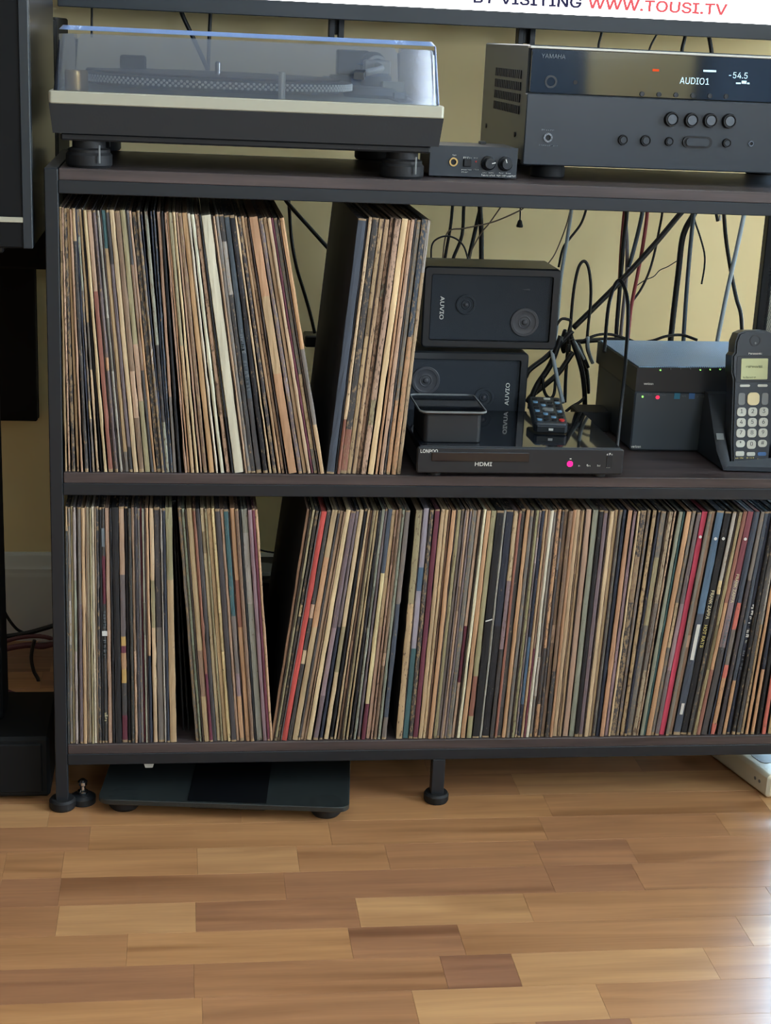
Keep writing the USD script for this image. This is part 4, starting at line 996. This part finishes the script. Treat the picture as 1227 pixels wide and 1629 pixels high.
obj('body', rbox(-.26, .11, -.05, .07, 0, .158, .010, 'z', 5, .003), 'black_matte', tb); obj('lid', lathe([(0, 0), (.027, 0), (.028, .004), (.024, .0085), (0, .0095)], (-.026, -.010, .158)), 'grey_plastic', tb, label='grey round lid')

# ---------------------------------------------------------------- cables
def cable(pts, w, mat, label, y=.44, cat='cable', group='cables hanging behind the shelf', part='sheath', extra=None):
    P = []
    for q in pts:
        yy = q[2] if len(q) > 2 else y; P.append(at(q[0], q[1], y=yy))
    P = spline(P); dist = (P[len(P)//2]-C)@FW; r = max(.0007, w/2*dist/FPX)
    m = tube(P, r if w < 12 else r*np.clip(np.sin(np.linspace(.12, math.pi-.12, len(P)))**.5, .3, 1)); o = P[-1]; m.apply_translation(-o)
    t_ = thing('cable', label, cat, tuple(o), group=group); obj(part, m, mat, t_, smooth=True)
    return t_, o
MR = 'behind the upper small speaker'
cable([(723, 300), (720, 331), (717, 360), (708, 412), (704, 440)], 5, 'cable_black', 'leftmost black cable dropping behind the upper small speaker')
cable([(740, 300), (738, 331), (735, 375), (721, 412), (716, 440)], 5.5, 'cable_black', 'second black cable from the left behind the upper small speaker')
cable([(763, 300), (764, 331), (766, 370), (766, 440)], 8, 'cable_black', 'thick straight black cable behind the upper small speaker')
cable([(766, 325), (760, 350), (752, 385), (744, 420), (742, 440)], 6.5, 'cable_black', 'slanting black cable crossing the thick straight one', .445)
cable([(800, 325), (793, 335), (778, 356), (765, 372), (750, 400), (745, 420)], 2.2, 'cable_brown', 'thin brown wire slanting down to the upper small speaker', .43)
cable([(835, 328), (827, 335), (785, 353), (740, 363), (712, 370), (704, 415)], 2.4, 'cable_brown', 'thin brown wire running left from the bell-shaped plug', .425)
t_, o = cable([(828, 322), (828, 335), (827.5, 351)], 2.4, 'cable_black', 'short wire ending in a bell-shaped black plug under the top shelf', .43)
obj('bell_plug', lathe([(0, 0), (.0046, 0), (.0050, .002), (.0030, .009), (.0014, .011), (0, .011)], (0, 0, -.0095)), 'cable_black', t_)
cable([(686, 415), (687, 392), (694, 381), (710, 375.5), (726, 380), (738, 392), (745, 412)], 2.8, 'cable_black', 'thin black wire arching over the top left of the small speaker', .40)
cable([(910, 320), (909, 337), (902, 385), (893, 440), (886, 520), (880, 560)], 6, 'cable_pale', 'pale blue grey cable running down beside the upper small speaker', .42)
cable([(878, 556, .30), (882, 578, .27), (889, 612, .24), (896, 640, .21)], 6.5, 'cable_pale', 'bright pale cable ending behind the remote control', .25)
cable([(936, 318), (932, 336), (924, 357), (908, 378), (896, 395), (889, 425)], 4, 'cable_black', 'thin black cable curving to the right corner of the upper speaker', .43)
cable([(912, 318), (907, 337), (899, 365), (884, 402), (872, 420)], 2, 'cable_brown', 'hair-thin brown wire right of the upper small speaker', .435)
cable([(906, 560), (908, 520), (911, 480), (915, 450), (921, 425), (929, 415.5), (936, 424), (940, 450), (940, 480), (936, 520), (934, 550), (938, 566), (943, 578)], 5, 'cable_black', 'tall narrow black cable loop beside the upper small speaker', .36)
cable([(935.5, 536), (936, 552), (939, 566), (944, 578)], 5.4, 'cable_pale', 'short pale cable end at the foot of the tall loop', .335)
cable([(962, 560, .20), (964, 530, .22), (968, 490, .24), (974, 465, .26), (980, 451, .27), (987, 446, .27), (994, 458, .26), (999, 480, .24), (999, 520, .20), (995, 580, .14), (989, 640, .09), (982, 712, .055)], 6, 'cable_black', 'long black cable loop hanging in front of the router')
cable([(1096, 325), (1080, 343), (1050, 379), (1018, 415), (985, 450), (945, 490), (912, 522)], 9.5, 'cable_black', 'thick black cable slanting down left across the bay', .42)
cable([(996, 320), (992.5, 345), (988, 400), (986, 440), (985, 470)], 5, 'cable_red', 'dull red cable hanging beside the grey one', .45)
cable([(998, 320), (997, 345), (992, 390), (988, 440), (983, 500), (981, 530), (980, 580)], 7, 'cable_black', 'black cable hanging tight beside the dull red one', .44)
cable([(994, 320), (995, 345), (998, 390), (997, 440), (992, 490), (988, 532), (985, 580)], 6, 'cable_grey', 'pinkish grey cable hanging left of the ribbed one', .455)
cable([(1025, 320), (1021, 345), (1013, 380), (1005, 410), (1000, 425)], 7, 'cable_slate', 'ribbed blue grey cable behind the thick slanting one', .45)
cable([(1031, 320), (1029.5, 345), (1024, 385), (1016, 430), (1006, 480), (1002, 510), (999, 545), (997, 585)], 6, 'cable_red', 'red cable hanging right of the ribbed blue grey one', .43)
cable([(1056, 322), (1053, 345), (1049, 366), (1041, 405), (1032, 435), (1020, 460), (1006, 480)], 4, 'cable_black', 'thin black cable curving to the red one', .435)
cable([(1079, 414), (1063, 424), (1050, 430), (1040, 440), (1026, 446), (1008, 458)], 1.6, 'cable_black', 'hair-thin wavy wire between red and thick black cables', .45)
cable([(1112, 325), (1103, 343), (1092, 362), (1085, 385), (1080, 430), (1074, 480), (1068, 535), (1064, 580)], 10, 'cable_black', 'thick black cable dropping behind the router', .44)
cable([(1106, 325), (1103, 350), (1098, 400), (1093, 460), (1088, 535), (1086, 580)], 7, 'cable_slate', 'ribbed dark grey cable beside the thick one behind the router', .43)
cable([(1102, 330), (1106, 352), (1114, 376), (1121, 403), (1121, 425), (1116.5, 452)], 3, 'cable_black', 'short thin black cable with a loose end over the router', .435)
cable([(1152, 322), (1152.5, 345), (1156, 385), (1164, 435), (1172, 475), (1179, 500), (1181, 540), (1180, 580)], 6.5, 'cable_black', 'black cable bending down behind the phone handset', .43)
cable([(1188, 322), (1184, 342), (1176, 380), (1166, 425), (1156, 470), (1149, 505), (1143, 535), (1134, 585)], 7.5, 'cable_pale', 'pale ribbed cable slanting down right behind the router', .415)
t_, o = cable([(1139, 325), (1140, 340), (1142, 352)], 5, 'cable_black', 'short black stub under the top shelf near the pale cable', .43)
obj('white_tip', bx(.0015, .0045, -.003, .001, .001, .009, .0005), 'print_white', t_)
cable([(912, 552, .36), (930, 541, .36), (950, 533, .36), (972, 532, .36), (1000, 540, .355), (1015, 545, .35), (1038, 542, .345), (1060, 535, .345), (1085, 533, .345), (1110, 541, .335)], 4.5, 'cable_black', 'black cable lying along the back of the router')
cable([(903, 545), (930, 543), (950, 541), (985, 541), (1005, 547), (1012, 552)], 8, 'cable_black', 'thick black cable bundle left of the router lid', .37)
cable([(902, 560), (904, 545), (905, 528), (908, 512), (903, 508), (893, 508), (884, 520)], 4.5, 'cable_black', 'short black cable hooking over at the speaker corner', .33)
MESSY = [([(911, 526), (890, 548), (868, 569), (843, 588), (836, 600)], 9, .30, 'uppermost black cable fanning out above the remote'), ([(893, 535), (876, 580), (856, 611), (846, 634), (844, 650)], 10, .29, 'second black cable fanning out above the remote'),
         ([(912, 560), (890, 592), (868, 612), (848, 628), (838, 640)], 9, .31, 'third black cable fanning out above the remote'), ([(904, 548), (902, 575), (900, 606), (899, 640)], 5.5, .32, 'black cable dropping straight down behind the remote'),
         ([(910, 540), (918, 562), (926, 590), (930, 620), (931, 652)], 8, .31, 'black cable curving down right of the remote'), ([(931, 632), (922, 640), (910, 647), (900, 655)], 5, .30, 'short black cable crossing right of the remote'),
         ([(864, 600), (865, 618), (870, 630), (877, 633), (882, 625), (884, 606), (888, 585)], 5, .28, 'small black cable loop just above the remote'), ([(908, 528), (911, 540), (920, 553), (929, 568), (936, 585)], 6, .33, 'dark cable beside the tall loop foot'),
         ([(899, 524), (898, 545), (897, 562)], 13, .345, 'thick knot of black cables at the speaker corner'), ([(921, 546), (926, 570), (932, 596), (937, 626)], 12.5, .35, 'black cable bunch behind the tall loop')]
for pts, w, y, lab in MESSY: cable(pts, w, 'cable_black', lab, y)
cable([(912, 540, .325), (919, 551, .322), (927, 566, .32), (930, 572, .32)], 3.6, 'cable_pale', 'pale strip put in for a bluish highlight beside the knot of cables')  # pale strip painting the highlight on the dark cable here
t_ = thing('plug_block', 'black plug block at the right of the disc player', 'plug', tuple(at(935, 655, y=.255)-np.array([0, 0, .03])))
zz = t_.GetAttribute('xformOp:translate').Get()
obj('block', rbox(-.018, .030, -.02, .03, ZM-zz[2]+.0, .034, .006, 'z', 4, .002), 'black_matte', t_)
# left bay
cable([(458, 300), (460, 326), (464, 380), (472, 425), (484, 465), (494, 500), (501, 530)], 5.5, 'cable_black', 'black cable curving down to the adapter between the record rows')
cable([(450, 312), (463, 329), (490, 359), (515, 387), (538, 411)], 6.5, 'cable_black', 'straight black rod-like cable end slanting between the record rows', .43)
t_, o = cable([(590, 352), (575, 356), (562, 367), (555, 378), (550, 391)], 2.6, 'cable_black', 'thin curved wire with a small dark plug beside the second row', .46)
obj('plug', hull([(-.003, -.003, .004), (.005, -.003, .007), (.006, -.003, .0), (-.005, -.003, -.004), (-.003, .003, .004), (.005, .003, .007), (.006, .003, .0), (-.005, .003, -.004)]), 'cable_black', t_)
cable([(537, 334), (538, 340), (538.5, 346)], 3, 'cable_black', 'tiny wire end poking below the top shelf', .44)
ad = thing('power_adapter', 'flat black power adapter hanging in the gap between the record rows', 'adapter', tuple(at(513, 540, y=.45)))
obj('case', rbox(-.0275, .0275, -.020, .020, -.0085, .0085, .003, 'y', 4, .002), 'black_plastic', ad)
P_ = at(505, 549, y=.45) - at(513, 540, y=.45); Q_ = at(517, 561, y=.45) - at(513, 540, y=.45); obj('lead', tube(spline([P_ + (0, 0, .004), (P_+Q_)/2 + (-.002, 0, -.001), Q_]), .0017), 'cable_black', ad)
# below the television
cable([(147, -10), (146.5, 10), (146, 36), (146, 60)], 3.6, 'cable_black', 'thin black cable below the television at the left', .52, group='cables below the television')
cable([(284, -5), (289, 20), (305, 55), (322, 92), (331, 112)], 7, 'cable_black', 'left black cable of the pair meeting in a vee', .52, group='cables below the television')
cable([(336, -5), (335, 20), (333, 60), (331.5, 100), (331, 115)], 6, 'cable_black', 'right black cable of the pair meeting in a vee', .525, group='cables below the television')
cable([(959, 40), (957, 54), (953, 70), (952, 90)], 4, 'cable_black', 'thin black cable above the receiver, leftmost', .5, group='cables below the television')
cable([(1052, 40), (1044, 57), (1036, 72), (1030, 90)], 3.4, 'cable_black', 'thin slanting black cable above the receiver', .5, group='cables below the television')
cable([(1093, 42), (1090, 60), (1086, 76), (1084, 95)], 6, 'cable_black', 'black cable above the receiver, second from right', .5, group='cables below the television')
cable([(1126, 46), (1129, 62), (1132, 80), (1133, 95)], 7, 'cable_black', 'thick black cable above the receiver, rightmost', .5, group='cables below the television')
cable([(404, 871), (420, 876.5), (440, 879.5), (462, 880), (480, 876)], 3, 'cable_black', 'thin black cable along the baseboard behind the gap', .55, group='cables on the floor')
# floor at the far left
FL = [([(2, 962), (12, 982), (26, 1000), (40, 1008)], 5, .53, 'cable_black', 'black cable slanting down the baseboard at far left'), ([(-6, 1014), (20, 1011), (44, 1007), (66, 1001), (96, 992)], 8, .50, 'cable_black', 'thick black cable running across the baseboard at far left'),
      ([(4, 1022), (20, 1017), (34, 1014), (52, 1012), (70, 1013), (90, 1018)], 7, .49, 'cable_maroon', 'maroon cable under the thick black one'), ([(2, 1034), (24, 1029), (48, 1026), (68, 1028), (92, 1022)], 10, .48, 'cable_maroon', 'thick dark maroon cable lower down at far left'),
      ([(60, 1022), (74, 1021), (92, 1018)], 4, .47, 'cable_grey', 'short grey cable beside the left shelf leg'), ([(55, 1018), (51, 1035), (50, 1050), (54, 1068), (61, 1082), (60, 1096), (48, 1108)], 6, .42, 'cable_black', 'black cable curling down to the stand base'),
      ([(8, 1096), (20, 1101), (38, 1106), (60, 1107)], 3.6, .33, 'cable_maroon', 'thin maroon cable lying on the floor behind the stand base, left'), ([(50, 1107), (66, 1105.5), (90, 1103)], 4.6, .32, 'cable_maroon', 'maroon cable lying on the floor behind the stand base, right')]
for pts, w, y, mat, lab in FL: cable(pts, w, mat, lab, y, group='cables on the floor')

# ---------------------------------------------------------------- unseen armchairs added to darken reflections in the receiver's glossy display
def armchair(label, x, y, rz):
    t = thing('armchair', label, 'armchair', (x, y, 0), rz)
    obj('seat', rbox(-.27, .27, -.28, .28, .20, .44, .06, 'z', 6, .03), 'chair_cloth', t)
    obj('backrest', [hull(np.vstack([trimesh.creation.icosphere(2, .09).vertices*(1, .8, 1) + c for c in ((-.20, -.27, .45), (.20, -.27, .45), (-.17, -.31, .98), (.17, -.31, .98))]))], 'chair_cloth', t, smooth=40)
    for sx in (-1, 1):
        obj('armrest', rbox(sx*.31-.05, sx*.31+.05, -.28, .26, .20, .62, .04, 'y', 5, .02), 'chair_cloth', t)
        for sy in (-1, 1): obj('leg', cyl((sx*.26, sy*.23, 0), (sx*.26, sy*.23, .2), .014, .022), 'black_plastic', t)
plain('chair_cloth', (44, 58, 74), .8)
armchair('dark blue armchair added behind the camera to darken the left of the receiver display', 1.17, -3.0, 10)
armchair('dark blue armchair added behind the camera to darken the right of the receiver display', 2.02, -2.6, -6)
